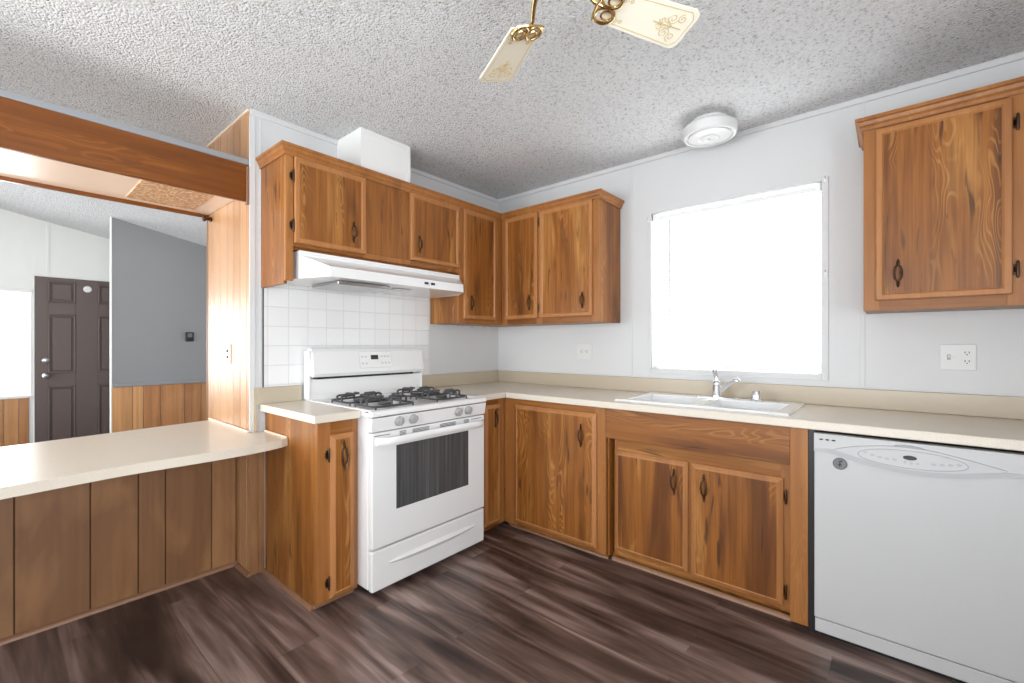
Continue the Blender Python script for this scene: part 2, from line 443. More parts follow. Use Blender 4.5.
# strip of wood on the range wall below the bar
m = MB(); m.box(0, .010, YJ, -1.948, 0, .726, .002); m.box(0, .007, -1.946, -1.9135, 0, .726, .001)
st(m.build('trim_7', KNEE), 'wooden corner strips beside the bar under its counter', 'trim')
# knee wall under the bar
kx = -.19
kc = [-4.59, -4.3, -4.05, -3.82, -3.6, -3.41, -3.2, -3.02, -2.823, -2.589, -2.417, -2.31, -2.108, YJ - .002]
KT = lambda u, w, z: (kx + w, u, z)
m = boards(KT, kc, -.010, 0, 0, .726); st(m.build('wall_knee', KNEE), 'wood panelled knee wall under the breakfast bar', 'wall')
st(MB().box(-.55, kx - .0105, YB, YJ - .002, 0, .726).build('wall_knee_core', GROOVE))
def quarter(m, path, r=.019):
    pr = [(0, 0)] + [(r * math.cos(t), r * math.sin(t)) for t in (0, .4, .8, 1.2, math.pi / 2)]
    return m.sweep(path, pr)
st(quarter(MB(), [(kx, YB + .05), (kx, YJ - .0)][::-1][::-1]).build('baseboard_bar', TRIMW, smooth=True), 'slim wooden base strip under the bar panelling', 'baseboard')
m = MB(); quarter(m, [(kx + .02, YJ), (.012, YJ)]); st(m.build('baseboard_jamb', TRIMW, smooth=True), 'short wooden base strip at the jamb', 'baseboard')

# far living room walls
LW0, LW1 = -3.80, -2.61                                    # window span in y on the far wall
DW0, DW1 = -2.585, -1.70                                   # front door
m = MB(); wz0, wz1 = .724, 1.757
m.box(XL - .1, XL, YB, LW0, 0, 3.1); m.box(XL - .1, XL, LW0, LW1, 0, wz0); m.box(XL - .1, XL, LW0, LW1, wz1, 3.1)
m.box(XL - .1, XL, LW1, DW0, 0, 3.1); m.box(XL - .1, XL, DW0, DW1, 1.935, 2.95); m.box(XL - .1, XL, DW1, .1, 0, 2.8)
st(m.build('wall_far', WALLL), 'bright white wall around the brown front door', 'wall')
st(boards(lambda u, w, z: (XL + w, u, z), [-4.6, -4.3, -4.05, -3.8, -3.55, -3.3, -3.1, -2.9, -2.79, -2.69, -2.62], .001, .011, 0, .705).build('wall_far_wainscot', WAIN), 'wood wainscot boards below the living room window', 'wall')
m = MB(); m.box(XL, XL + .02, LW0 - .05, LW1 + .02, .70, .726, .003); m.box(XL, XL + .014, LW0 - .04, LW1 + .012, 1.757, 1.79, .003); m.box(XL, XL + .006, -2.497, -2.478, 1.97, 2.51)
st(m.build('trim_8', WALLL), 'white window stool, head trim and seam batten', 'trim')
# grey wall nearer the opening
XG = -2.95; YG = -2.135
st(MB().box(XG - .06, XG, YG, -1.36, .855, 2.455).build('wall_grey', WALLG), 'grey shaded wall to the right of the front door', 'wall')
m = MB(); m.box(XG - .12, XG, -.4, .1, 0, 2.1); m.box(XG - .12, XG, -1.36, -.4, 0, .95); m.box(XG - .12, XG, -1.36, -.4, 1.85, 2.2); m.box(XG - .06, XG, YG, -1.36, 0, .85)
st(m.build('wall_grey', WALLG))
st(MB().box(XG - .065, XG + .004, YG - .008, YG, 0, 2.44, .002).build('trim_9', WALLL), 'white corner strip on the end of the grey wall', 'trim')
st(boards(lambda u, w, z: (XG + w, u, z), [YG, -1.99, -1.907, -1.774, -1.576, -1.43, -1.30, -1.1, -.95, -.8], .001, .011, 0, .832).build('wall_grey_wainscot', WAIN), 'wood wainscot boards under the grey wall chair rail', 'wall')
st(MB().box(XG, XG + .022, YG, -.8, .832, .862, .006).build('trim_10', GREYTRIM), 'grey chair rail on the grey wall', 'trim')

# back and right walls (behind the camera) with unseen openings added to let daylight in
def wall_open(m, T, u0, u1, z1, holes):
    u = u0
    for a, b, za, zb in holes:
        m.box2(u, a, 0, z1); m.box2(a, b, 0, za); m.box2(a, b, zb, z1); u = b
    m.box2(u, u1, 0, z1)
m = MB(); m.box2 = lambda a, b, c, d: (m.box(a, b, YB - .1, YB, c, d) if b > a and d > c else None)
wall_open(m, None, XL, XR, 3.05, [(-3.2, -1.2, .70, 2.0), (-.35, .75, .90, 2.0), (1.55, 3.45, 0.02, 2.05)])
st(m.build('wall_back', WALLL), 'pale wall behind the camera', 'wall')
m = MB(); m.box(XR, XR + .1, YB, -3.65, 0, CH); m.box(XR, XR + .1, -2.35, .1, 0, CH); m.box(XR, XR + .1, -3.65, -2.35, 0, .9); m.box(XR, XR + .1, -3.65, -2.35, 2.0, CH)
st(m.build('wall_right', WALL), 'pale wall at the right end of the kitchen', 'wall')
def window(name, T, u0, u1, z0, z1, w0, label):
    """frame + meeting stile + glass; T maps (u, w, z), w = 0 at the inner wall face, growing outward"""
    m = MB(T); fw = .028
    m.box(u0, u1, w0, w0 + .03, z0, z0 + fw, .002); m.box(u0, u1, w0, w0 + .03, z1 - fw, z1, .002)
    m.box(u0, u0 + fw, w0, w0 + .03, z0 + fw, z1 - fw, .002); m.box(u1 - fw, u1, w0, w0 + .03, z0 + fw, z1 - fw, .002)
    mid = (u0 + u1) / 2; m.box(mid - .016, mid + .016, w0 + .004, w0 + .028, z0 + fw, z1 - fw, .002)
    o = m.build(name, WHITE2); st(o, label, 'window')
    g = MB(T); g.box(u0 + fw - .002, u1 - fw + .002, w0 + .013, w0 + .017, z0 + fw - .002, z1 - fw + .002)
    g.build('pane', GLASS, o)
    return o
window('window_1', lambda u, w, z: (u, w, z), WX0, WX1, WZ0, WZ1, .065, 'blown-out bright kitchen window over the sink')
window('window_2', lambda u, w, z: (XL - w, u, z), LW0, LW1, wz0, wz1, .05, 'bright living room window left of the brown front door')
window('window_3', lambda u, w, z: (XG - w, u, z), -1.36, -.4, .95, 1.85, .05, 'sliver of bright window beside the jamb')
window('window_added_4', lambda u, w, z: (u, YB - w, z), -3.2, -1.2, .70, 2.0, .05, 'unseen living room back window added to let in daylight')
window('window_added_5', lambda u, w, z: (u, YB - w, z), -.35, .75, .90, 2.0, .05, 'unseen dining back window added to let in daylight')
window('window_added_6', lambda u, w, z: (u, YB - w, z), 1.55, 3.45, .02, 2.05, .05, 'unseen glass patio door added behind the camera for daylight')
window('window_added_7', lambda u, w, z: (XR + w, u, z), -3.65, -2.35, .9, 2.0, .05, 'unseen side window added to the right of the camera to brighten the range side')
# casing of the kitchen window
m = MB(); c = .030; y0 = -.007
m.box(WX0 - c + .015, WX0, y0, 0, WZ0 - c, WZ1 + c - .012, .002); m.box(WX1, WX1 + c, y0, 0, WZ0 - c, WZ1 + c - .012, .002)
m.box(WX0, WX1, y0, 0, WZ1, WZ1 + c - .012, .002); m.box(WX0, WX1, y0, 0, WZ0 - c, WZ0, .002)
st(m.build('trim_11', WALL), 'flat painted casing around the kitchen window', 'trim')

# front door: six raised panels
def front_door():
    m = MB(lambda u, w, z: (XL + w, u, z))
    m.box(DW0 + .004, DW1 - .004, -.05, -.012, .01, 1.93, .002)
    us = [(-2.486, -2.279), (-2.106, -1.90)]; zs = [(1.672, 1.895), (.93, 1.548), (.20, .80)]
    # stiles and rails stand 12 mm proud, leaving the panel fields
    def fr(a, b, c, d): m.box(a, b, -.0125, 0, c, d, .002, 1)
    e = .028
    fr(DW0 + .004, us[0][0], .01, 1.93); fr(us[0][1], us[1][0], .01, 1.93); fr(us[1][1], DW1 - .004, .01, 1.93)
    for a, b in us:
        fr(a, b, .01, zs[2][0]); fr(a, b, zs[2][1], zs[1][0]); fr(a, b, zs[1][1], zs[0][0]); fr(a, b, zs[0][1], 1.93)
        for c, d in zs:
            for p_, q_, r_, s_ in ((a, b, c, c + .016), (a, b, d - .016, d), (a, a + .016, c, d), (b - .016, b, c, d)): m.box(p_, q_, -.013, .005, r_, s_, .006, 2)
        for c, d in zs: m.box(a + e, b - e, -.014, -.003, c + e, d - e, .007, 1)
    o = m.build('door_1', DOORB); st(o, 'dark brown six panel front door in the far room', 'door')
    k = MB(lambda u, w, z: (XL + w, u, z)); k.lathe([(.026, 0), (.026, .006), (.012, .012), (.012, .03), (.024, .036), (.028, .05), (.020, .062), (.004, .066)], (-2.503 , 0, .915), 1, 20)
    k.build('door_handle', STEEL, o, smooth=True)
    k = MB(lambda u, w, z: (XL + w, u, z)); k.lathe([(.028, 0), (.028, .008), (.018, .012), (.018, .018), (.004, .02)], (-2.503, 0, 1.07), 1, 20)
    k.build('deadbolt', STEEL, o, smooth=True)
    k = MB(lambda u, w, z: (XL + w, u, z)); k.lathe([(.034, 0), (.034, .006), (.024, .011), (.010, .011), (.009, .006)], (-2.19, 0, 1.83), 1, 20)
    k.build('peephole', WHITE2, o, smooth=True)
    fm = MB(lambda u, w, z: (XL + w, u, z)); fm.box(DW0 - .006, DW1 + .03, 0, .010, 1.932, 1.95, .002)
    st(fm.build('trim_12', WALLL), 'white trim around the front door', 'trim')
front_door()
t = thing('thermostat', 'small black box thermostat mounted on the grey wall', 'thermostat', (XG, -1.53, 1.31))
m = MB(lambda u, w, z: (XG + w, u, z)); m.box(-1.565, -1.495, 0, .022, 1.268, 1.362, .004); m.build('case', BLACK, t)
m = MB(lambda u, w, z: (XG + w, u, z)); m.box(-1.55, -1.51, .022, .024, 1.31, 1.35); m.build('display', SLOTG, t)

# ------------------------------------------------------------------ breakfast bar counter
bar = [(-.50, -4.59), (-.505, -2.86), (-.553, -2.472), (-.622, YJ - .004), (.002, YJ - .004), (.012, YJ + .002), (.012, -1.9145), (.297, -1.9145)]
# gently waved front edge
import itertools
fe = [(.318, -1.95), (.338, -2.02), (.352, -2.12), (.355, -2.22), (.353, -2.32), (.348, -2.42), (.345, -2.5), (.347, -2.58), (.355, -2.66), (.366, -2.75), (.380, -2.86), (.395, -3.0), (.41, -3.2), (.42, -3.5), (.42, -4.59)]
m = MB(); m.prism(bar + fe, .727, .766, 2)
t = thing('bar_counter', 'long cream laminate bar counter over the panelled knee wall', 'counter', (-.1, -3.2, .727))
o = m.build('counter_slab', COUNTER, t)
m = MB(); m.box(-.64, .006, YJ - .014, YJ - .004, .7665, .778, .002); m.box(.02, .294, -1.924, -1.9145, .7665, .774, .001); m.build('edge_strip', CREAM, t)

# ------------------------------------------------------------------ low beam over the bar
t = thing('header_beam', 'orange-brown wooden box beam spanning above the bar', 'beam', (-.02, -3.2, 2.0))
m = MB(); m.box(-.022, 0, YB, YJ - .016, 1.999, 2.196, .003); m.build('front_board', BEAMW, t)
m = MB(); m.box(-.02, .006, YJ - .016, YJ - .003, 1.985, 2.185, .002); m.build('end_strip', TRIMW, t)
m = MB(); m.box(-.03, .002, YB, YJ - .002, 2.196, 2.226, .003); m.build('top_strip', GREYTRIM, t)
m = MB(); m.box(-.69, -.668, YB, YJ - .003, 2.035, 2.15, .003); m.build('back_board', BEAMW, t)
m = MB(); m.prism([(-.668, 2.09), (-.022, 2.02), (-.022, 2.03), (-.668, 2.10)], YB, -2.41, axis=1) if False else None
m = MB(); m.box(-.668, -.022, YB, -2.40, 2.055, 2.065); m.build('soffit_panel', CREAM, t)
def diffuser_mat():
    tt = NT('textured_diffuser'); v = tt.coords(rand=False)
    vo = tt.n('ShaderNodeTexVoronoi', Scale=60.0); tt.l(v, vo.inputs['Vector'])
    tt.l(tt.ramp(vo.outputs['Distance'], [(0.2, srgb(238, 205, 165)), (0.6, srgb(196, 150, 104))]), tt.b.inputs['Base Color'])
    tt.b.inputs['Roughness'].default_value = 0.25; tt.bump(vo.outputs['Distance'], .6, .004); return tt.m
m = MB(); m.box(-.60, -.03, -2.40, -2.09, 2.05, 2.058); m.build('light_diffuser', diffuser_mat(), t)
m = MB(); m.box(-.668, -.60, -2.40, YJ - .003, 2.055, 2.065); m.box(-.60, -.022, -2.09, YJ - .003, 2.055, 2.065); m.build('soffit_panel', CREAM, t)
m = MB(); m.lathe([(.018, 0), (.018, .012), (.010, .018), (.010, .03), (.016, .034), (.012, .046), (.002, .048)], (-.610, YJ - .048, 2.015), 1, 14); m.build('bracket_knob', BRONZE, t, smooth=True)

# ------------------------------------------------------------------ cabinets
def pull(T, u, z, w, parent, h=.125):
    """antique bail pull: finials above and below an open, bowed loop"""
    m = MB(T); r = .0044
    k = h / .125
    loop = [(0, .036), (.010, .024), (.013, .0), (.010, -.024), (0, -.036), (-.010, -.024), (-.013, 0), (-.010, .024)]
    m.tube([(u + a, w + .010 + .006 * (1 - (b / .036) ** 2), z + b * k) for a, b in loop], r, 7, closed=True)
    for sgn in (1, -1):
        m.lathe([(.001, sgn * .0625 * k), (.005, sgn * .056 * k), (.0035, sgn * .052 * k), (.007, sgn * .046 * k), (.004, sgn * .041 * k), (.0075, sgn * .036 * k)], (u, w + .008, z), 2, 10)
        m.box(u - .004, u + .004, w - .001, w + .010, z + sgn * .044 * k - .004, z + sgn * .044 * k + .004, .001, 1)
    # ribbed grip on one side
    m.lathe([(.002, -.024), (.0045, -.02), (.003, -.014), (.0055, -.008), (.0035, -.003), (.0058, .002), (.0035, .007), (.0052, .012), (.003, .018), (.002, .024)], (u + .0105, w + .016, z), 2, 10)
    return m.build('handle', BRONZE, parent, smooth=True)
def hinge(T, u, z, w, parent):
    m = MB(T); m.lathe([(.002, -.034), (.0045, -.029), (.0045, .029), (.002, .034)], (u, w + .010, z), 2, 10)
    m.box(u - .012, u + .002, w + .0005, w + .003, z - .022, z + .022, .001, 1)
    m.box(u - .016, u - .004, w + .0005, w + .003, z - .012, z + .012, .001, 1)
    return m.build('hinge', BRONZE, parent, smooth=True)
def door(T, u0, u1, z0, z1, w, parent, style, pu, pz, hu=None, hz=(), ph=.125):
    o = MB(T).panel_door(u0, u1, z0, z1, w + .0005, style).build('door', [DOORW, OAKB], parent)
    if pu is not None: pull(T, pu, pz, w + (.0125 if style == 'frame' else .0175), o, ph)
    if hu is not None:
        for z in hz: hinge(T, hu, z, w, o)
    return o
def carcass(T, u0, u1, d, z0, z1, parent, toe=0.0, mat=None):
    m = MB(T)
    if toe:
        m.box(u0, u1, .003, d - .02, toe, z1, .001, 1)
        m.build('body', mat or OAK, parent)
        k = MB(T); k.box(u0 + .004, u1 - .004, .02, d - .035, 0.001, toe); k.build('toe_kick', OAKX if T is SINK else OAKY, parent)
    else:
        m.box(u0, u1, .003, d - .02, z0, z1, .001, 1); m.build('body', mat or OAK, parent)
def frame(T, stiles, rails, d, parent, flats=()):
    m = MB(T)
    for a, b, c, e in stiles: m.box(a, b, d - .0195, d, c, e, .001, 1)
    m.mi = 1
    for a, b, c, e in rails: m.box(a, b, d - .0195, d - .0004, c, e, .001, 1)
    m.mi = 0
    m.build('face_frame', [OAKF, OAKX if T is SINK else OAKY], parent)

U = .31; UT = 2.215
CROWN = [(0, 2.190), (.006, 2.190), (.008, 2.205), (.016, 2.214), (.020, 2.228), (.0265, 2.232), (.0265, 2.2435), (-.02, 2.2435), (-.02, 2.2155), (0, 2.2155)]
def crown(parent, path):
    m = MB(); m.sweep(path, CROWN); return m.build('crown', OAKF, parent)
# A: long upper cabinet above the hood
t = thing('upper_cabinet', 'oak wall cabinet above the white range hood, two doors and a plain panel between', 'cabinet', (0, -1.34, 1.72))
carcass(RNG, -1.929, -.761, U, 1.722, UT, t)
m = MB(RNG); m.box(-1.931, -1.915, .003, U - .02, 1.545, UT, .001, 1); m.build('end_panel', OAK, t)
frame(RNG, [(-1.931, -1.892, 1.56, UT), (-1.50, -1.17, 1.735, UT - .03), (-.785, -.7605, 1.735, UT)], [(-1.892, -.785, UT - .03, UT), (-1.892, -1.50, 1.735, 1.76), (-1.17, -.785, 1.735, 1.775)], U, t)
m = MB(RNG); m.box(-1.488, -1.186, U, U + .003, 1.765, 2.188, .001, 1); m.build('fixed_panel', OAK, t)
door(RNG, -1.890, -1.490, 1.753, 2.188, U, t, 'frame', -1.569, 1.868, -1.896, (2.09, 1.84))
door(RNG, -1.178, -.763, 1.768, 2.190, U, t, 'frame', -1.110, 1.876, -.761, (2.13, 1.85), .115)
crown(t, [(.004, -1.932), (.3105, -1.932), (.3105, -.7605)])
# B: narrow tall upper next to the corner
t = thing('upper_cabinet', 'narrow tall oak wall cabinet in the corner right of the hood, with cup hooks beneath', 'cabinet', (0, -.55, 1.386))
carcass(RNG, -.758, -.006, U, 1.388, UT, t)
frame(RNG, [(-.7595, -.70, 1.386, UT), (-.385, -.311, 1.386, UT)], [(-.70, -.385, UT - .03, UT), (-.70, -.385, 1.386, 1.43)], U, t)
door(RNG, -.718, -.381, 1.42, 2.192, U, t, 'frame', -.647, 1.535, None, (), .115)
for y in (-.735, -.70, -.60, -.47, -.40):
    m = MB(RNG); x = U - .035
    m.tube([(y, x, 1.392), (y, x, 1.372), (y, x + .006, 1.362), (y, x + .013, 1.362), (y, x + .017, 1.370)], .0014, 6); m.build('cup_hook', STEEL, t, smooth=True)
crown(t, [(.3105, -.7600), (.3105, -.3375)])
# C: double upper on the sink wall
t = thing('upper_cabinet', 'two door oak wall cabinet left of the kitchen window, its side catching bright light', 'cabinet', (.74, 0, 1.386))
carcass(SINK, .313, 1.163, U, 1.388, UT, t)
frame(SINK, [(.3115, .372, 1.386, UT), (.655, .705, 1.386, UT), (1.112, 1.165, 1.386, UT)], [(.372, .655, UT - .03, UT), (.705, 1.112, UT - .03, UT), (.372, .655, 1.386, 1.44), (.705, 1.112, 1.386, 1.44)], U, t)
door(SINK, .359, .668, 1.428, 2.192, U, t, 'frame', .600, 1.543, None, (), .115)
door(SINK, .690, 1.121, 1.428, 2.192, U, t, 'frame', 1.049, 1.533, .682, (2.12, 1.50), .115)
crown(t, [(.3110, -.3105), (1.1665, -.3105), (1.1665, -.004)])
# D: upper cabinet at the right
t = thing('upper_cabinet', 'oak wall cabinet cut off by the right edge of the photo, above a wide outlet', 'cabinet', (3.0, 0, 1.39))
carcass(SINK, 2.524, 3.55, U, 1.392, 2.225, t)
frame(SINK, [(2.522, 2.58, 1.39, 2.225), (2.965, 3.05, 1.39, 2.225), (3.47, 3.552, 1.39, 2.225)], [(2.58, 2.965, 2.19, 2.225), (3.05, 3.47, 2.19, 2.225), (2.58, 2.965, 1.39, 1.445), (3.05, 3.47, 1.39, 1.445)], U, t)
door(SINK, 2.565, 2.978, 1.434, 2.198, U, t, 'frame', 2.641, 1.549, 2.992, (2.10, 1.53), .125)
door(SINK, 3.036, 3.45, 1.434, 2.198, U, t, 'frame', 3.37, 1.549, None, (), .125)
m = MB(); m.sweep([(2.521, -.004), (2.521, -.3105), (3.553, -.3105)][::1], [(0, 0)]) if False else None
m = MB(); m.sweep([(2.5205, -.004), (2.5205, -.3105), (3.553, -.3105)], [(0, 2.208), (.006, 2.208), (.008, 2.222), (.016, 2.23), (.020, 2.244), (.028, 2.248), (.028, 2.262), (-.02, 2.262), (-.02, 2.2255), (0, 2.2255)])
m.build('crown', OAKF, t)

D = .605
# E: slim base cabinet between bar and range
t = thing('base_cabinet', 'slim single door oak base cabinet between the bar and the range', 'cabinet', (.3, -1.82, 0))
m = MB(RNG); m.box(-1.912, -1.711, .012, D - .045, .001, .876, .001, 1); m.box(-1.912, -1.711, D - .045, D - .02, .035, .876); m.build('body', OAK, t)
frame(RNG, [(-1.913, -1.850, .035, .876), (-1.736, -1.7105, .035, .876)], [(-1.850, -1.736, .80, .876), (-1.850, -1.736, .035, .06)], D, t)
door(RNG, -1.856, -1.732, .045, .812, D, t, 'raised', -1.792, .708, -1.861, (.72, .12), .15)
m = MB(RNG); m.box(-1.912, -1.7105, D - .045, D - .032, .001, .022, .004); m.build('toe_moulding', TRIMW, t)
m = quarter(MB(), [(.012, -1.913), (D - .04, -1.913)], .016); m.build('base_moulding', TRIMW, t, smooth=True)
# F: base in the corner, range side
t = thing('base_cabinet', 'narrow oak base cabinet squeezed between the range and the inside corner', 'cabinet', (.3, -.75, 0))
carcass(RNG, -.918, -.607, D, .03, .876, t, toe=.03)
frame(RNG, [(-.918, -.80, .03, .876), (-.67, -.606, .03, .876)], [(-.80, -.67, .835, .876), (-.80, -.67, .03, .06)], D, t)
door(RNG, -.812, -.660, .05, .838, D, t, 'raised', -.722, .745, None, (), .12)
# G: single door base, sink side
t = thing('base_cabinet', 'single door oak base cabinet between the corner and the sink cabinet', 'cabinet', (1.0, 0, 0))
carcass(SINK, .607, 1.372, D, .03, .876, t, toe=.03)
frame(SINK, [(.606, .715, .03, .876), (1.305, 1.3735, .03, .876)], [(.715, 1.305, .825, .876), (.715, 1.305, .03, .065)], D, t)
door(SINK, .703, 1.318, .055, .835, D, t, 'raised', 1.222, .700, None, (), .14)
# H: sink base with recessed doors
t = thing('sink_cabinet', 'wide oak sink cabinet with two recessed doors below a plain apron', 'cabinet', (1.86, 0, 0))
RD = .555
m = MB(SINK); m.box(1.404, 2.343, .012, RD - .022, .03, .69); m.box(1.376, 1.386, .012, D - .02, .03, .876); m.box(2.329, 2.343, .012, D - .02, .03, .876); m.build('body', OAK, t)
m = MB(SINK); m.box(1.376, 2.343, .03, RD - .03, .001, .03); m.build('toe_kick', OAKX, t)
m = MB(SINK); m.box(1.3755, 2.278, D - .02, D + .001, .705, .875, .001, 1); m.build('apron', OAKX, t)
m = MB(SINK); m.box(2.2785, 2.345, RD - .02, D, .02, .875, .001, 1); m.build('right_stile', OAKF, t)
m = MB(SINK)
m.box(1.404, 1.42, RD - .02, RD, .03, .705, .001, 1); m.box(1.80, 1.862, RD - .02, RD, .07, .64, .001, 1); m.box(2.235, 2.2785, RD - .02, RD, .03, .705, .001, 1)
m.mi = 1; m.box(1.42, 2.235, RD - .02, RD - .0003, .625, .705, .001, 1); m.box(1.42, 2.235, RD - .02, RD - .0003, .03, .075, .001, 1)
m.build('face_frame', [OAKF, OAKX], t)
door(SINK, 1.408, 1.822, .062, .632, RD, t, 'raised', 1.754, .520, None, (), .14)
door(SINK, 1.838, 2.246, .052, .632, RD, t, 'raised', 1.905, .520, 2.256, (.55, .12), .14)
m = quarter(MB(), [(2.276, -RD), (1.393, -RD)][::-1], .018); m.build('base_moulding', TRIMW, t, smooth=True)
m = quarter(MB(), [(.64, -(D - .035)), (1.374, -(D - .035))], .014)
st(m.build('baseboard_sink', TRIMW, smooth=True))
# end cabinet right of the dishwasher
t = thing('base_cabinet', 'oak base cabinet beyond the dishwasher at the far right end of the counter', 'cabinet', (3.3, 0, 0))
carcass(SINK, 2.985, 3.595, D, .03, .876, t, toe=.03)
frame(SINK, [(2.985, 3.04, .03, .876), (3.54, 3.595, .03, .876)], [(3.04, 3.54, .825, .876), (3.04, 3.54, .03, .065)], D, t)
door(SINK, 3.03, 3.55, .055, .835, D, t, 'raised', 3.10, .70, None, (), .14)

# ------------------------------------------------------------------ countertops and splashes
DC = .635; ZT = .914; ZB = .877
SX0, SX1, SY0, SY1 = 1.44, 2.235, .115, .515     # hole for the sink (w = distance from the wall)
def front_edge(m, a0, a1, axis):
    pass
m = MB(SINK)
m.box(.003, SX0, .003, DC - .01, ZB, ZT); m.box(SX1, 3.597, .003, DC - .01, ZB, ZT); m.box(SX0, SX1, .003, SY0, ZB, ZT); m.box(SX0, SX1, SY1, DC - .01, ZB, ZT)
m.box(DC - .0, 3.597, DC - .012, DC, ZB, ZT, .0045, 3)
m.T = RNG; m.box(-.922, -DC + .01, .12, DC - .01, ZB, ZT); m.box(-.893, -DC + .01, .003, .12, ZB, ZT); m.box(-.922, -DC + .0, DC - .012, DC, ZB, ZT, .0045, 3)
tag(m.build('countertop', COUNTER, loc=(1.8, -.3, ZB)), 'long cream laminate countertop wrapping the corner and holding the sink', 'countertop')
m = MB(RNG); m.box(-1.931, -1.7095, .003, DC - .01, ZB, ZT); m.box(-1.940, -1.7095, DC - .012, DC, ZB, ZT, .004, 3); m.box(-1.940, -1.930, .012, DC - .010, ZB, ZT, .003, 2)
tag(m.build('countertop', COUNTER, loc=(.3, -1.83, ZB)), 'short cream laminate countertop between the bar and the range', 'countertop')
m = MB(); m.box(.003, .022, -.893, -.003, ZT + .0005, 1.012, .003); m.box(.022, 3.597, -.022, -.003, ZT + .0005, 1.012, .003)
tag(m.build('backsplash', SPLASH, loc=(1.8, -.01, ZT)), 'beige laminate upstand behind the long corner countertop', 'backsplash')
m = MB(); m.box(.0075, .022, -1.955, -1.718, ZT + .0005, 1.003, .003); m.box(.0075, .02, -1.975, -1.955, .767, 1.003, .003)
tag(m.build('backsplash', SPLASH, loc=(.01, -1.85, ZT)), 'short beige laminate upstand left of the range', 'backsplash')
m = MB(); m.box(.0005, .006, -1.918, -.770, 1.004, 1.66)
st(m.build('wall_tile', TILE, loc=(0, -.893, 1.013)), 'white square ceramic tiles behind the range', 'wall')
m = MB(); m.box(0, .008, -1.922, -1.918, .92, 1.57)
st(m.build('trim_13', BLACK), 'dark thin edge at the left side of the tiles', 'trim')

# ------------------------------------------------------------------ duct chase
m = MB(); m.box(.0005, .272, -1.492, -1.147, 2.2445, CH - .0005, .001, 1); m.box(.272, .276, -1.496, -1.476, 2.2445, CH - .0005, .001, 1); m.box(.272, .276, -1.163, -1.143, 2.2445, CH - .0005, .001, 1); m.box(.272, .276, -1.476, -1.163, CH - .022, CH - .0005, .001, 1)
tag(m.build('vent_chase', WHITE2, loc=(.13, -1.32, 2.2445)), 'white boxed vent chase between cabinet top and ceiling', 'vent box')

# ------------------------------------------------------------------ range hood
t = thing('range_hood', 'white under-cabinet range hood above the range', 'range hood', (0, -1.32, 1.57))
def hood():
    m = MB()
    def sec(x, yl, yr, z0, z1): return [m.v((x, yl, z0)), m.v((x, yr, z0)), m.v((x, yr, z1)), m.v((x, yl, z1))]
    yl0, yr0, yl1, yr1 = -1.868, -.770, -1.775, -.856
    # top plate, back, sloping ends, sloping top and fascia, open underneath with folded lip
    A = sec(.008, yl0, yr0, 1.578, 1.716); B = sec(.318, yl0, yr0, 1.575, 1.716); Cc = sec(.330, yl0, yr0, 1.694, 1.694)
    top_l, top_r = m.v((.330, yl0, 1.716)), m.v((.330, yr0, 1.716))
    k_l, k_r = m.v((.332, yl0, 1.690)), m.v((.332, yr0, 1.690))
    f_l, f_r = m.v((.46, yl1, 1.633)), m.v((.46, yr1, 1.633))
    g_l, g_r = m.v((.463, yl1, 1.582)), m.v((.463, yr1, 1.582))
    b_l, b_r = m.v((.318, yl0 + .0, 1.575)), m.v((.318, yr0, 1.575))
    m.f([A[3], A[2], top_r, top_l]); m.f([A[0], A[1], A[2], A[3]])
    m.f([top_l, top_r, k_r, k_l]); m.f([k_l, k_r, f_r, f_l]); m.f([f_l, f_r, g_r, g_l])
    m.f([k_l, f_l, g_l, b_l]); m.f([k_r, b_r, g_r, f_r])
    m.f([A[0], A[3], top_l, k_l, b_l]); m.f([A[1], b_r, k_r, top_r, A[2]])
    m.f([A[0], b_l, g_l, g_r, b_r, A[1]])
    for v in (Cc + B): m.bm.verts.remove(v)
    return m.build('shell', WHITE, t)
hood()
m = MB(); m.box(.10, .40, -1.70, -1.38, 1.556, 1.5740, .004); m.build('filter', STEEL, t)
m = MB(); m.box(.20, .34, -1.30, -1.18, 1.570, 1.5755, .002); m.build('lamp_lens', GLASSW, t)
for y in (-1.165, -1.115):
    m = MB(); m.box(.4605, .468, y - .014, y + .014, 1.603, 1.617, .002); m.build('switch', BLACK, t)

# ------------------------------------------------------------------ gas range
YA, YZ = -1.706, -.924; YC = (YA + YZ) / 2
t = thing('gas_range', 'white freestanding gas range with four burners and an oven window', 'range', (.36, YC, 0))
m = MB(); m.box(.03, .685, YA + .002, YZ - .002, .045, .885, .004); m.build('body', WHITE, t)
for x in (.1, .62):
    for y in (YA + .06, YZ - .06):
        m = MB(); m.lathe([(.018, .001), (.018, .012), (.009, .014), (.009, .05)], (x, y, 0), 2, 12); m.build('foot', BLACK, t)
# cooktop: raised rim, sunken pan
m = MB(); m.prism([(.045, .886), (.725, .886), (.735, .890), (.735, .902), (.728, .912), (.712, .917), (.690, .915), (.665, .907), (.13, .907), (.11, .915), (.045, .917)], YA, YZ, axis=1)
m.box(.045, .70, YA, YA + .035, .90, .919, .006); m.box(.045, .70, YZ - .035, YZ, .90, .919, .006)
m.build('cooktop', WHITE, t)
# control panel (sloping slightly)
m = MB(); m.prism([(.68, .815), (.722, .815), (.733, .882), (.68, .882)], YA + .001, YZ - .001, axis=1); o_cp = m.build('control_panel', WHITE, t)
for y in (-1.555, -1.468, -1.153, -1.075):
    m = MB(); c_ = (0, y, 0)
    T = lambda u, w, z, y=y: (.724 + w + z * .16, y + u, .852 + z)
    k = MB(T); k.lathe([(.025, 0), (.025, .006), (.022, .010), (.021, .024), (.017, .028), (.003, .029)], (0, 0, 0), 1, 24)
    k.box(-.005, .005, .02, .033, -.021, .021, .002); k.build('knob', KNOBG, o_cp, smooth=True)
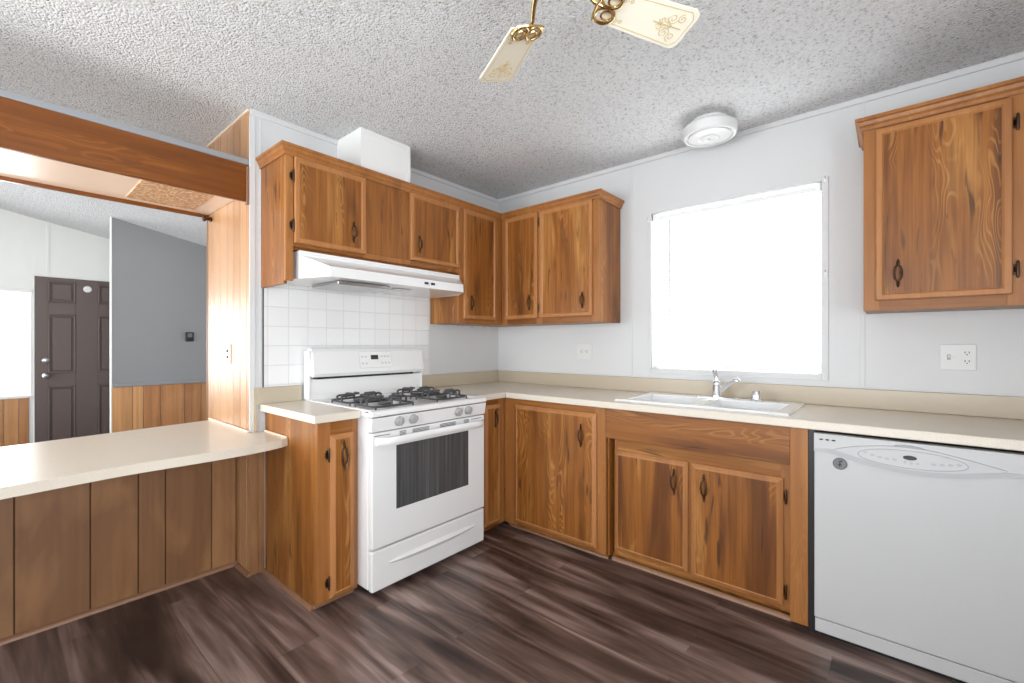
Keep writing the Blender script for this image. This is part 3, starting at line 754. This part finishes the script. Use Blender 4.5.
# oven door
m = MB(); m.box(.687, .722, YA + .004, YZ - .004, .246, .808, .005)
o_d = m.build('oven_door', WHITE, t)
m = MB(); m.box(.7222, .7232, -1.565, -1.064, .412, .732, .0); m.build('oven_window', OVENG, o_d)
m = MB()
hp = []
for i in range(17):
    a = i / 16; y = -1.682 + a * (1.682 - .942); e = min(a, 1 - a); x = .722 + .044 * min(1, (e / .09) ** .5) if e > 0 else .722
    hp.append((x, y, .722 + .004 * math.sin(math.pi * a) + .0))
rings = []
for x, y, z in hp:
    rings.append([m.v((x + .012 * math.cos(tt), y, z + .020 * math.sin(tt))) for tt in [2 * math.pi * k / 10 for k in range(10)]])
for A, B in zip(rings, rings[1:]):
    for k in range(10): m.f([A[k], A[(k + 1) % 10], B[(k + 1) % 10], B[k]])
m.f(rings[0]); m.f(rings[-1][::-1])
for v in m.bm.verts: v.co.z += .043
m.build('handle', WHITE, o_d, smooth=True)
# vent slots along the top of the door
m = MB()
def slot(y0, y1, z, h=.003): m.box(.7222, .7232, y0, y1, z, z + h)
m.bm.free()
for y0, y1, rows in ((-1.69, -1.60, (2.6,)), (-1.04, -.955, (2.6,)), (-1.545, -1.505, range(4)), (-1.465, -1.355, range(4)), (-1.28, -1.165, range(4)), (-1.10, -1.06, range(4))):
    m = MB()
    for k in rows: slot(y0, y1, .773 + k * .0072, .0042)
    m.build('vent_slots', SLOTG, o_d)
# storage drawer with its scooped grip
m = MB(); m.box(.687, .720, YA + .004, YZ - .004, .040, .236, .006); o_dr = m.build('drawer', WHITE, t)
m = MB(); pts = []
for i in range(21):
    a = i / 20; y = -1.615 + a * (1.615 - .995); e = math.sin(math.pi * a) ** .5
    pts.append((y, .158 + .0, e))
lo = [m.v((.7203, y, z - .028 * e)) for y, z, e in pts]; hi = [m.v((.7203, y, z + .014 * e)) for y, z, e in pts]; md = [m.v((.7203 + .019 * e, y, z - .002 * e)) for y, z, e in pts]
for i in range(20):
    m.f([lo[i], lo[i + 1], md[i + 1], md[i]]); m.f([md[i], md[i + 1], hi[i + 1], hi[i]])
m.build('drawer_grip', WHITE, o_dr, smooth=True)
# backguard
m = MB(); m.prism([(.030, .90), (.085, .90), (.085, .925), (.075, .945), (.072, 1.035), (.030, 1.035)], YA + .004, YZ + .022, axis=1); m.build('backguard', WHITE, t)
m = MB(); m.box(.032, .078, YA + .05, YZ - .05, 1.034, 1.056); m.build('oven_vent', BLACK, t)
m = MB(); m.prism([(.025, 1.048), (.098, 1.048), (.112, 1.066), (.085, 1.196), (.072, 1.212), (.025, 1.212)], YA + .010, YZ + .026, axis=1)
bmesh.ops.bevel(m.bm, geom=[e for e in m.bm.edges if abs(e.verts[0].co.y - e.verts[1].co.y) < 1e-4], offset=.007, segments=3, affect='EDGES')
m.box(.026, .085, YA - .004, YA + .010, .92, 1.20, .003); m.box(.026, .085, YZ + .018, YZ + .028, .92, 1.20, .003)
o_c = m.build('console', WHITE, t)
sl = (.085 - .112) / (1.192 - 1.066)
CT = lambda u, w, z: (.112 + (z - 1.066) * sl + w, u, z)
m = MB(CT); m.box(-1.395, -1.165, .0003, .0018, 1.092, 1.190); m.build('keypad', WHITE2, o_c)
m = MB(CT)
m.box(-1.396, -1.164, .0003, .0013, 1.190, 1.1925); m.box(-1.396, -1.164, .0003, .0013, 1.089, 1.0915); m.box(-1.3975, -1.395, .0003, .0013, 1.09, 1.192); m.box(-1.165, -1.1625, .0003, .0013, 1.09, 1.192)
for y in (-1.375, -1.350, -1.235, -1.210, -1.185):
    for z in (1.160, 1.118): m.box(y - .007, y + .007, .0019, .0026, z - .005, z + .005)
m.build('key_marks', plain('key_grey', (.55, .55, .55, 1), .5), o_c)
m = MB(CT); m.box(-1.315, -1.262, .0019, .003, 1.142, 1.170, .0008); m.build('clock_display', BLACK, o_c)
# burners and grates
for bx, by in ((.31, -1.522), (.555, -1.522), (.31, -1.125), (.555, -1.125)):
    m = MB(); m.lathe([(.062, .9075), (.060, .910), (.040, .912), (.040, .918), (.036, .919)], (bx, by, 0), 2, 24); m.mi = 1; m.lathe([(.034, .919), (.036, .922), (.034, .930), (.010, .932)], (bx, by, 0), 2, 24)
    m.build('burner', [STEEL, GRATE], t, smooth=True)
for bx, by in ((.31, -1.522), (.555, -1.522), (.31, -1.125), (.555, -1.125)):
    m = MB(); hw, hx, z = .122, .104, .955
    # square wire frame standing on bent corners
    cr = .03; path = []
    for sx, sy, a0 in ((1, 1, 0), (-1, 1, 90), (-1, -1, 180), (1, -1, 270)):
        for a in (0, 30, 60, 90):
            tt = math.radians(a0 + a); path.append((bx + sx * (hx - cr) + cr * math.cos(tt), by + sy * (hw - cr) + cr * math.sin(tt), .924))
    m.tube(path, .0056, 7, closed=True)
    for dx, dy in ((1, 0), (-1, 0), (0, 1), (0, -1)):
        L = hx if dx else hw
        P = lambda r, zz: (bx + dx * r, by + dy * r, zz)
        for off in (-.026, .026):
            ox, oy = (0, off) if dx else (off, 0)
            q = [(bx + dx * L + ox, by + dy * L + oy, .924), (bx + dx * L * .99 + ox, by + dy * L * .99 + oy, z - .004), (bx + dx * (L - .012) + ox, by + dy * (L - .012) + oy, z), (bx + dx * .045 + ox * .8, by + dy * .045 + oy * .8, z)]
            m.tube(q, .0064, 7)
        m.tube([(bx + dx * .045 + (0 if dx else -.021), by + dy * .045 + (-.021 if dx else 0), z), (bx + dx * .030, by + dy * .030, z), (bx + dx * .045 + (0 if dx else .021), by + dy * .045 + (.021 if dx else 0), z)], .005, 7)
    for sx in (-1, 1):
        for sy in (-1, 1): m.tube([(bx + sx * (hx - .008), by + sy * (hw - .008), .925), (bx + sx * (hx - .008), by + sy * (hw - .008), .9075)], .0045, 6)
    m.build('grate', GRATE, t, smooth=True)

# ------------------------------------------------------------------ dishwasher
t = thing('dishwasher', 'white dishwasher built in under the counter at the right', 'dishwasher', (2.665, -.32, 0))
DX0, DX1, DF = 2.371, 2.967, .640
m = MB(SINK); m.box(DX0 + .004, DX1 - .004, .06, .600, .012, .866); m.build('tub', BLACK, t)
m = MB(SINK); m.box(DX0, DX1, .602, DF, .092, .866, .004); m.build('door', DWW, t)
# control panel and its curved band
def arc(pts, n=40):
    """smooth through points (cosine-free Catmull-Rom in z over x)"""
    out = []
    for i in range(n + 1):
        x = pts[0][0] + (pts[-1][0] - pts[0][0]) * i / n
        k = max(j for j in range(len(pts) - 1) if pts[j][0] <= x + 1e-9)
        p1, p2 = pts[k], pts[k + 1]; p0 = pts[max(k - 1, 0)]; p3 = pts[min(k + 2, len(pts) - 1)]
        h = p2[0] - p1[0]; s_ = (x - p1[0]) / h
        m1 = (p2[1] - p0[1]) / (p2[0] - p0[0]) * h; m2 = (p3[1] - p1[1]) / (p3[0] - p1[0]) * h
        out.append((x, (2 * s_**3 - 3 * s_**2 + 1) * p1[1] + (s_**3 - 2 * s_**2 + s_) * m1 + (-2 * s_**3 + 3 * s_**2) * p2[1] + (s_**3 - s_**2) * m2))
    return out
lowc = arc([(DX0, .791), (2.43, .788), (2.507, .768), (2.600, .754), (2.680, .748), (2.760, .753), (2.844, .768), (2.916, .785), (DX1, .788)])
upc = arc([(DX0, .801), (2.43, .806), (2.507, .790), (2.600, .772), (2.680, .765), (2.760, .770), (2.844, .785), (2.916, .800), (DX1, .800)])
m = MB(SINK); m.prism(lowc + upc[::-1], DF - .002, DF + .008, axis=1); o_b = m.build('grip_band', DWP, t)
m = MB(SINK); m.prism([(x, z) for x, z in upc] + [(DX1, .866), (DX0, .866)], DF - .002, DF + .006, axis=1); o_p = m.build('control_panel', DWW, t)
upper = arc([(2.44, .808), (2.507, .830), (2.60, .846), (2.665, .849), (2.73, .846), (2.816, .830), (2.92, .806)])
m = MB(SINK); up2 = [(x, z) for x, z in upc if 2.44 < x < 2.92]
m.prism(upper + up2[::-1], DF + .005, DF + .010, axis=1); m.build('console_bulge', DWW, o_p)
m = MB(SINK); m.tube([(x, DF + .0095, z) for x, z in upper], .0014, 6); m.tube([(2.625, DF + .008, .8475), (2.635, DF + .012, .8535), (2.665, DF + .013, .856), (2.70, DF + .012, .853), (2.715, DF + .008, .8475)], .0018, 6); m.build('console_line', GREYT, o_p)
BTNG = plain('button_grey', (.42, .42, .43, 1), .4)
def ell(cx, cz, a, b, n=36): return [(cx + a * math.cos(2 * math.pi * k / n), cz + b * math.sin(2 * math.pi * k / n)) for k in range(n)]
m = MB(SINK); e = ell(2.672, .804, .155, .033); m.tube([(x, DF + .0102, z) for x, z in e], .0012, 5, closed=True); m.build('keypad_outline', GREYT, o_p)
m = MB(SINK); m.prism(ell(2.672, .811, .020, .0085), DF + .0098, DF + .0112, axis=1); m.build('display', BLACK, o_p)
m = MB(SINK)
for x, z in ((2.540, .812), (2.562, .805), (2.584, .800), (2.606, .797), (2.628, .797), (2.738, .797), (2.760, .799), (2.782, .802), (2.804, .806), (2.658, .793), (2.676, .791), (2.694, .792)):
    m = MB(SINK); m.prism(ell(x, z, .0075 if abs(x - 2.676) > .03 else .0045, .0042, 14), DF + .0098, DF + .0108, axis=1); m.build('button', BTNG, o_p)
m = MB(SINK)
for x in (2.396, 2.417, 2.438):
    m = MB(SINK); m.prism(ell(x, .843, .0075, .0032, 14), DF + .0058, DF + .0068, axis=1); m.build('vent_slot', BLACK, o_p)
m = MB(SINK); m.box(DX0 + .002, DX1 - .002, .595, .632, .030, .086, .003); m.build('kick_plate', DWW, t)
m = MB(SINK); m.box(DX0 + .02, DX1 - .002, .57, .594, .002, .034); m.build('toe_kick', BLACK, t)
st(MB(SINK).box(2.3455, 2.3700, .05, .598, .001, .874).build('trim_gap_shade', BLACK), 'black filler standing for the shade in the gap between sink cabinet and dishwasher', 'trim')  # solid black box fills the gap, its shade put in as colour
t = thing('magnet', 'round grey magnet stuck on the upper left of the dishwasher door', 'magnet', (2.459, -DF, .751))
m = MB(SINK); m.lathe([(.023, DF + .0005), (.024, DF + .004), (.021, DF + .007), (.019, DF + .007)], (2.459, 0, .751), 1, 28); m.build('disc', SLOTG, t, smooth=True)
m = MB(SINK); m.box(2.4575, 2.4605, DF + .007, DF + .009, .738, .764); m.prism([(2.463, .757), (2.469, .766), (2.461, .765)], DF + .007, DF + .009, axis=1); m.box(2.452, 2.466, DF + .007, DF + .009, .747, .750); m.build('mark', BLACK, t)

# ------------------------------------------------------------------ sink, faucet, air gap
t = thing('kitchen_sink', 'white double bowl drop-in sink under the window', 'sink', (1.84, -.33, ZT))
def sink():
    X0, X1, W0, W1 = 1.412, 2.260, .088, .552
    m = MB(SINK); zt = ZT + .011
    bowls = [(1.462, 1.825, .175, .505), (1.865, 2.213, .175, .505)]
    us = [X0, 1.462, 1.825, 1.865, 2.213, X1]; ws = [W0, .175, .505, W1]
    for i in range(5):
        for j in range(3):
            if j == 1 and i in (1, 3): continue
            m.f([m.v((us[i], ws[j], zt)), m.v((us[i + 1], ws[j], zt)), m.v((us[i + 1], ws[j + 1], zt)), m.v((us[i], ws[j + 1], zt))])
    # rolled rim down to the counter
    o_ = [(X0, W0), (X1, W0), (X1, W1), (X0, W1)]; r = .007
    oo = [(X0 - r, W0 - r), (X1 + r, W0 - r), (X1 + r, W1 + r), (X0 - r, W1 + r)]
    for k in range(4):
        a, b = o_[k], o_[(k + 1) % 4]; c_, d = oo[k], oo[(k + 1) % 4]
        m.f([m.v((*a, zt)), m.v((*b, zt)), m.v((*d, ZT + .004)), m.v((*c_, ZT + .004))])
        m.f([m.v((*c_, ZT + .004)), m.v((*d, ZT + .004)), m.v((*d, ZT + .0006)), m.v((*c_, ZT + .0006))])
    for a, b, c_, d in bowls:
        R = []
        for ins, z in ((0, zt), (.004, zt - .006), (.010, zt - .03), (.018, ZT - .14), (.04, ZT - .165), (.10, ZT - .17)):
            R.append([m.v((a + ins, c_ + ins, z)), m.v((b - ins, c_ + ins, z)), m.v((b - ins, d - ins, z)), m.v((a + ins, d - ins, z))])
        for A, B in zip(R, R[1:]):
            for k in range(4): m.f([A[k], A[(k + 1) % 4], B[(k + 1) % 4], B[k]])
        m.f(R[-1])
    bmesh.ops.remove_doubles(m.bm, verts=m.bm.verts[:], dist=1e-5)
    o = m.build('basin', SINKW, t)
    for f in o.data.polygons: pass
    for x in (1.643, 2.04):
        d = MB(SINK); d.lathe([(.042, ZT - .1695), (.042, ZT - .166), (.030, ZT - .166), (.026, ZT - .1685), (.004, ZT - .1685)], (x, .34, 0), 2, 24); d.build('drain', CHROME, t, smooth=True)
sink()
t = thing('faucet', 'chrome single lever faucet on the back of the sink', 'faucet', (1.86, -.135, ZT + .011))
FX, FW, FZ = 1.842, .135, ZT + .0112
m = MB(SINK); pts = []
for k in range(32):
    a = 2 * math.pi * k / 32; pts.append((FX + (.092 if math.cos(a) > 0 else -.092) * (abs(math.cos(a)) > .02) + .028 * math.cos(a), FW + .028 * math.sin(a)))
m.prism(pts, FZ, FZ + .007, 2); m.build('deck_plate', CHROME, t)
m = MB(SINK); m.lathe([(.032, FZ + .007), (.032, FZ + .016), (.027, FZ + .028), (.026, FZ + .070), (.022, FZ + .076), (.024, FZ + .084), (.018, FZ + .098), (.010, FZ + .104)], (FX, FW, 0), 2, 24); m.build('body', CHROME, t, smooth=True)
m = MB(SINK); m.tube([(FX, FW, FZ + .09), (FX - .002, FW - .002, FZ + .115), (FX - .006, FW + .000, FZ + .140), (FX - .010, FW + .006, FZ + .158), (FX - .012, FW + .010, FZ + .164)], [.014, .012, .014, .016, .010], 12); m.build('lever', CHROME, t, smooth=True)
m = MB(SINK); sp = [(FX + .010, FW + .004, FZ + .035), (FX + .045, FW + .014, FZ + .065), (FX + .080, FW + .024, FZ + .095), (FX + .098, FW + .030, FZ + .108), (FX + .120, FW + .036, FZ + .112), (FX + .124, FW + .037, FZ + .104)]
m.tube(sp, [.012, .0115, .011, .012, .0135, .0135], 14); m.build('spout', CHROME, t, smooth=True)
t = tag(MB(SINK).lathe([(.028, ZT + .0112), (.028, ZT + .016), (.025, ZT + .018), (.025, ZT + .062), (.022, ZT + .067), (.004, ZT + .068)], (2.052, .145, 0), 2, 24).build('air_gap', CHROME, smooth=True, loc=(2.052, -.135, ZT + .0112)), 'short chrome air gap cap right of the faucet', 'air gap')

# ------------------------------------------------------------------ blind in the kitchen window
t = thing('window_blind', 'white mini blind lowered inside the kitchen window', 'blind', (1.86, .035, WZ1))
BT = lambda u, w, z: (u, w, z)
m = MB(BT); m.box(WX0 + .006, WX1 - .006, .018, .046, WZ1 - .045, WZ1 - .018, .002); m.build('headrail', WHITE2, t)
m = MB(BT); m.box(WX0 + .006, WX0 + .022, .014, .05, WZ1 - .048, WZ1 - .002, .002); m.build('bracket', WHITE2, t); m = MB(BT); m.box(WX1 - .022, WX1 - .006, .014, .05, WZ1 - .048, WZ1 - .002, .002); m.build('bracket', WHITE2, t)
m = MB(BT); z = WZ1 - .060
while z > WZ0 + .035:
    a = math.radians(70); h = .0125
    c0, s0 = h * math.cos(a), h * math.sin(a)
    v = [m.v((WX0 + .01, .032 - c0, z + s0)), m.v((WX1 - .01, .032 - c0, z + s0)), m.v((WX1 - .01, .032, z + .0015)), m.v((WX0 + .01, .032, z + .0015)), m.v((WX1 - .01, .032 + c0, z - s0)), m.v((WX0 + .01, .032 + c0, z - s0))]
    m.f([v[0], v[1], v[2], v[3]]); m.f([v[3], v[2], v[4], v[5]]); z -= .021
o = m.build('slats', SLAT, t); o['kind'] = 'stuff'
m = MB(BT); m.box(WX0 + .012, WX1 - .035, .020, .044, WZ0 + .012, WZ0 + .026, .003); m.build('bottom_rail', WHITE2, t)
m = MB(BT); m.tube([(1.505, .010, 2.06), (1.506, .008, 1.70), (1.504, .010, 1.37)], .0042, 7); m.build('wand', GREYT, t)
m = MB(BT)
for x in (1.42, 1.852, 1.868, 2.29): m.tube([(x, .017, 2.06), (x, .017, 1.38 if 1.6 < x < 2 else WZ0 + .03)], .0009, 5)
m.build('lift_cord', WHITE2, t)
def curtain_hook(x, z, label):
    t = thing('curtain_rod_bracket', label, 'bracket', (x, -.002, z))
    m = MB(SINK); m.box(x - .006, x + .006, .0072, .0095, z - .014, z + .014, .001); m.build('plate', WHITE2, t)
    m = MB(SINK); m.tube([(x, .009, z + .004), (x, .026, z + .004), (x, .030, z + .012)], .0022, 6); m.build('hook', STEEL, t)
curtain_hook(1.371, 2.075, 'tiny curtain rod bracket at the upper left corner of the kitchen window')
curtain_hook(2.352, 2.118, 'tiny curtain rod bracket at the upper right corner of the kitchen window')
curtain_hook(2.354, 1.62, 'tiny hook on the right casing of the kitchen window at mid height')

# ------------------------------------------------------------------ outlets and switch
def outlet(name, label, cat, x0, x1, z0, z1, kinds):
    t = thing(name, label, cat, ((x0 + x1) / 2, 0, (z0 + z1) / 2))
    m = MB(SINK); m.box(x0, x1, .0005, .006, z0, z1, .002); m.build('wall_plate', OUTW, t)
    n = len(kinds); zc = (z0 + z1) / 2
    for i, k in enumerate(kinds):
        xc = x0 + (x1 - x0) * (i + .5) / n
        if k == 'duplex':
            for dz in (-.0195, .0195):
                m = MB(SINK); m.prism(ell(xc, zc + dz, .0165, .0135, 20), .005, .0075, axis=1); r = m.build('receptacle', OUTW, t)
                m = MB(SINK)
                for dx in (-.0065, .0065): m.box(xc + dx - .0014, xc + dx + .0014, .0075, .0082, zc + dz - .002, zc + dz + .007)
                m.prism(ell(xc, zc + dz - .0075, .0027, .0027, 10), .0075, .0082, axis=1); m.build('slots', BLACK, r)
        elif k == 'toggle':
            m = MB(SINK); m.box(xc - .006, xc + .006, .0055, .007, zc - .013, zc + .013, .001); m.build('toggle_plate', KNOBG, t)
            m = MB(SINK); m.box(xc - .0035, xc + .0035, .006, .020, zc - .001, zc + .010, .0015); m.build('toggle', OUTW, t)
        elif k == 'wide':
            for dx in (-.022, .022):
                m = MB(SINK); m.prism(ell(xc + dx, zc, .0145, .0165, 20), .005, .0075, axis=1); r = m.build('receptacle', OUTW, t)
                m = MB(SINK)
                for dz in (-.0065, .0065): m.box(xc + dx - .002, xc + dx + .007, .0075, .0082, zc + dz - .0016, zc + dz + .0016)
                m.prism(ell(xc + dx - .009, zc, .0027, .0027, 10), .0075, .0082, axis=1); m.build('slots', BLACK, r)
    m = MB(SINK)
    if kinds[0] != 'wide': m.prism(ell(x0 + (x1 - x0) * (1 if n == 1 else 1.5) / (2 * n) * (1 if n == 1 else 2 * n / (2 * n)), zc, .002, .002, 8), .006, .0068, axis=1)
    if kinds[0] != 'wide': m.build('screw', STEEL, t)
    else: m.bm.free()
outlet('outlet', 'wide white outlet plate lying sideways under the two door cabinet', 'outlet', .805, .935, 1.125, 1.243, ['wide'])
outlet('outlet', 'double white plate with a switch and a duplex outlet below the right cabinet', 'outlet', 2.793, 2.912, 1.120, 1.238, ['toggle', 'duplex'])
t = thing('light_switch', 'pale light switch plate on the panelled jamb above the bar', 'switch', (-.31, YJ, 1.19))
m = MB(lambda u, w, z: (u, YJ - w, z)); m.box(-.350, -.275, .0005, .006, 1.125, 1.24, .002); m.build('wall_plate', OUTW, t)
for zc in (1.165, 1.20):
    m = MB(lambda u, w, z: (u, YJ - w, z)); m.box(-.320, -.305, .006, .013, zc - .008, zc + .008, .002); m.build('toggle', BRONZE, t)

# ------------------------------------------------------------------ ceiling light over the sink
t = thing('ceiling_light', 'round white ceiling fixture with stepped rings near the window', 'ceiling light', (1.835, -.245, CH))
cx, cy = 1.835, -.250
m = MB(); m.lathe([(.100, CH - .0005), (.100, CH - .035), (.02, CH - .036)], (cx, cy, 0), 2, 48); m.build('canopy', OUTW, t, smooth=True)
m = MB(); m.lathe([(.118, CH - .032), (.138, CH - .034), (.145, CH - .040), (.139, CH - .085), (.134, CH - .090), (.124, CH - .090), (.120, CH - .082), (.02, CH - .080)], (cx, cy, 0), 2, 48); m.build('housing', OUTW, t, smooth=True)
m = MB(); m.lathe([(.112, CH - .081), (.112, CH - .090), (.104, CH - .095), (.060, CH - .099), (.056, CH - .096), (.050, CH - .096), (.046, CH - .101), (.030, CH - .102), (.026, CH - .099), (.010, CH - .101)], (cx, cy, 0), 2, 48); m.build('lens', GLASSW, t, smooth=True)
m = MB(); m.lathe([(.007, CH - .0995), (.007, CH - .105), (.002, CH - .106)], (cx, cy, 0), 2, 16); m.build('finial', STEEL, t, smooth=True)

# ------------------------------------------------------------------ ceiling fan
HX, HY, BZ = 1.924, -1.915, 2.20
t = thing('ceiling_fan', 'cream ceiling fan with brass scroll arms at the top edge of the photo', 'ceiling fan', (HX, HY, CH))
m = MB(); m.lathe([(.07, CH - .0005), (.07, CH - .02), (.045, CH - .055), (.014, CH - .06), (.014, CH - .10), (.05, CH - .115)], (HX, HY, 0), 2, 32); m.build('canopy', BRASS, t, smooth=True)
m = MB(); m.lathe([(.05, CH - .11), (.10, CH - .13), (.115, CH - .15), (.115, CH - .20), (.095, CH - .235), (.06, CH - .25), (.05, CH - .27), (.035, CH - .28), (.004, CH - .285)], (HX, HY, 0), 2, 40); m.build('motor_housing', IVORY, t, smooth=True)
def blade(ang, pitch):
    M = Matrix.Translation((HX, HY, BZ)) @ Matrix.Rotation(math.radians(ang), 4, 'Z') @ Matrix.Rotation(math.radians(pitch), 4, 'X')
    T = lambda u, w, z: tuple(M @ Vector((u, w, z)))
    r0, r1 = .170, .463; hw0, hw1 = .052, .066; cr = .022
    out = [(r0, -hw0), (r1 - cr, -hw1), (r1 - cr * .3, -hw1 + cr * .3), (r1, -hw1 + cr), (r1, hw1 - cr), (r1 - cr * .3, hw1 - cr * .3), (r1 - cr, hw1), (r0, hw0)]
    m = MB(T); m.prism(out, -.003, .003, 2); b = m.build('blade', IVORY, t)
    # stencilled scrolls and border on the underside
    s = MB(T); zz_ = -.0034
    def line(pts, r=.0011): s.tube([(x, y, zz_) for x, y in pts], r, 5, cap=True)
    ins = .010
    line([(r0 + .045, -hw0 + ins - .002), (r1 - .03, -hw1 + ins), (r1 - .012, -hw1 + .028), (r1 - .012, hw1 - .028), (r1 - .03, hw1 - ins), (r0 + .045, hw0 - ins + .002)])
    def scroll(cx_, cy_, R, turns, a0, d):
        line([(cx_ + R * (1 - .8 * k / 22) * math.cos(a0 + d * k / 22 * turns * 6.283), cy_ + R * (1 - .8 * k / 22) * math.sin(a0 + d * k / 22 * turns * 6.283)) for k in range(23)], .0013)
    for sg in (1, -1):
        scroll(r1 - .045, sg * .030, .015, 1.4, math.pi * (.5 if sg > 0 else 1.5), sg)
        scroll(r1 - .075, sg * .024, .018, 1.5, 0, -sg)
        scroll(r1 - .103, sg * .012, .011, 1.3, math.pi, sg)
        scroll(r0 + .045, sg * .028, .011, 1.3, 0, sg)
        scroll(r0 + .067, sg * .030, .007, 1.2, math.pi, -sg)
    line([(r1 - .03, 0), (r1 - .13, 0)], .002)
    for k in range(5): line([(r1 - .06, 0), (r1 - .095, (k - 2) * .011)], .0009)
    s.build('stencil', STENCIL, b)
    # brass scroll arm under the blade root
    a = MB(T)
    a.tube([(.07, 0, .045), (.11, 0, .02), (.130, 0, -.006), (.155, 0, -.012)], [.009, .007, .006, .006], 10)
    for sg in (1, -1):
        a.tube([(.176 + .030 * math.cos(tt), sg * .023 + .0235 * math.sin(tt), -.011) for tt in [2 * math.pi * k / 26 for k in range(26)]], .0052, 8, closed=True)
        a.tube([(.183 + .018 * math.cos(tt), sg * .021 + .013 * math.sin(tt), -.012) for tt in [2 * math.pi * k / 18 for k in range(18)]], .0030, 7, closed=True)
    a.tube([(.150, -.046, -.010), (.141, -.02, -.012), (.138, 0, -.012), (.141, .02, -.012), (.150, .046, -.010)], .004, 8)
    a.build('blade_arm', BRASS, t, smooth=True)
for a in (62, 152, 242, 332): blade(a, -14)
m = MB(); m.tube([(HX + .03, HY + .02, CH - .27), (HX + .03, HY + .02, CH - .325)], .0010, 6); m.lathe([(.001, CH - .335), (.0022, CH - .332), (.0022, CH - .327), (.001, CH - .325)], (HX + .03, HY + .02, 0), 2, 12); m.build('pull_chain', BRASS, t)
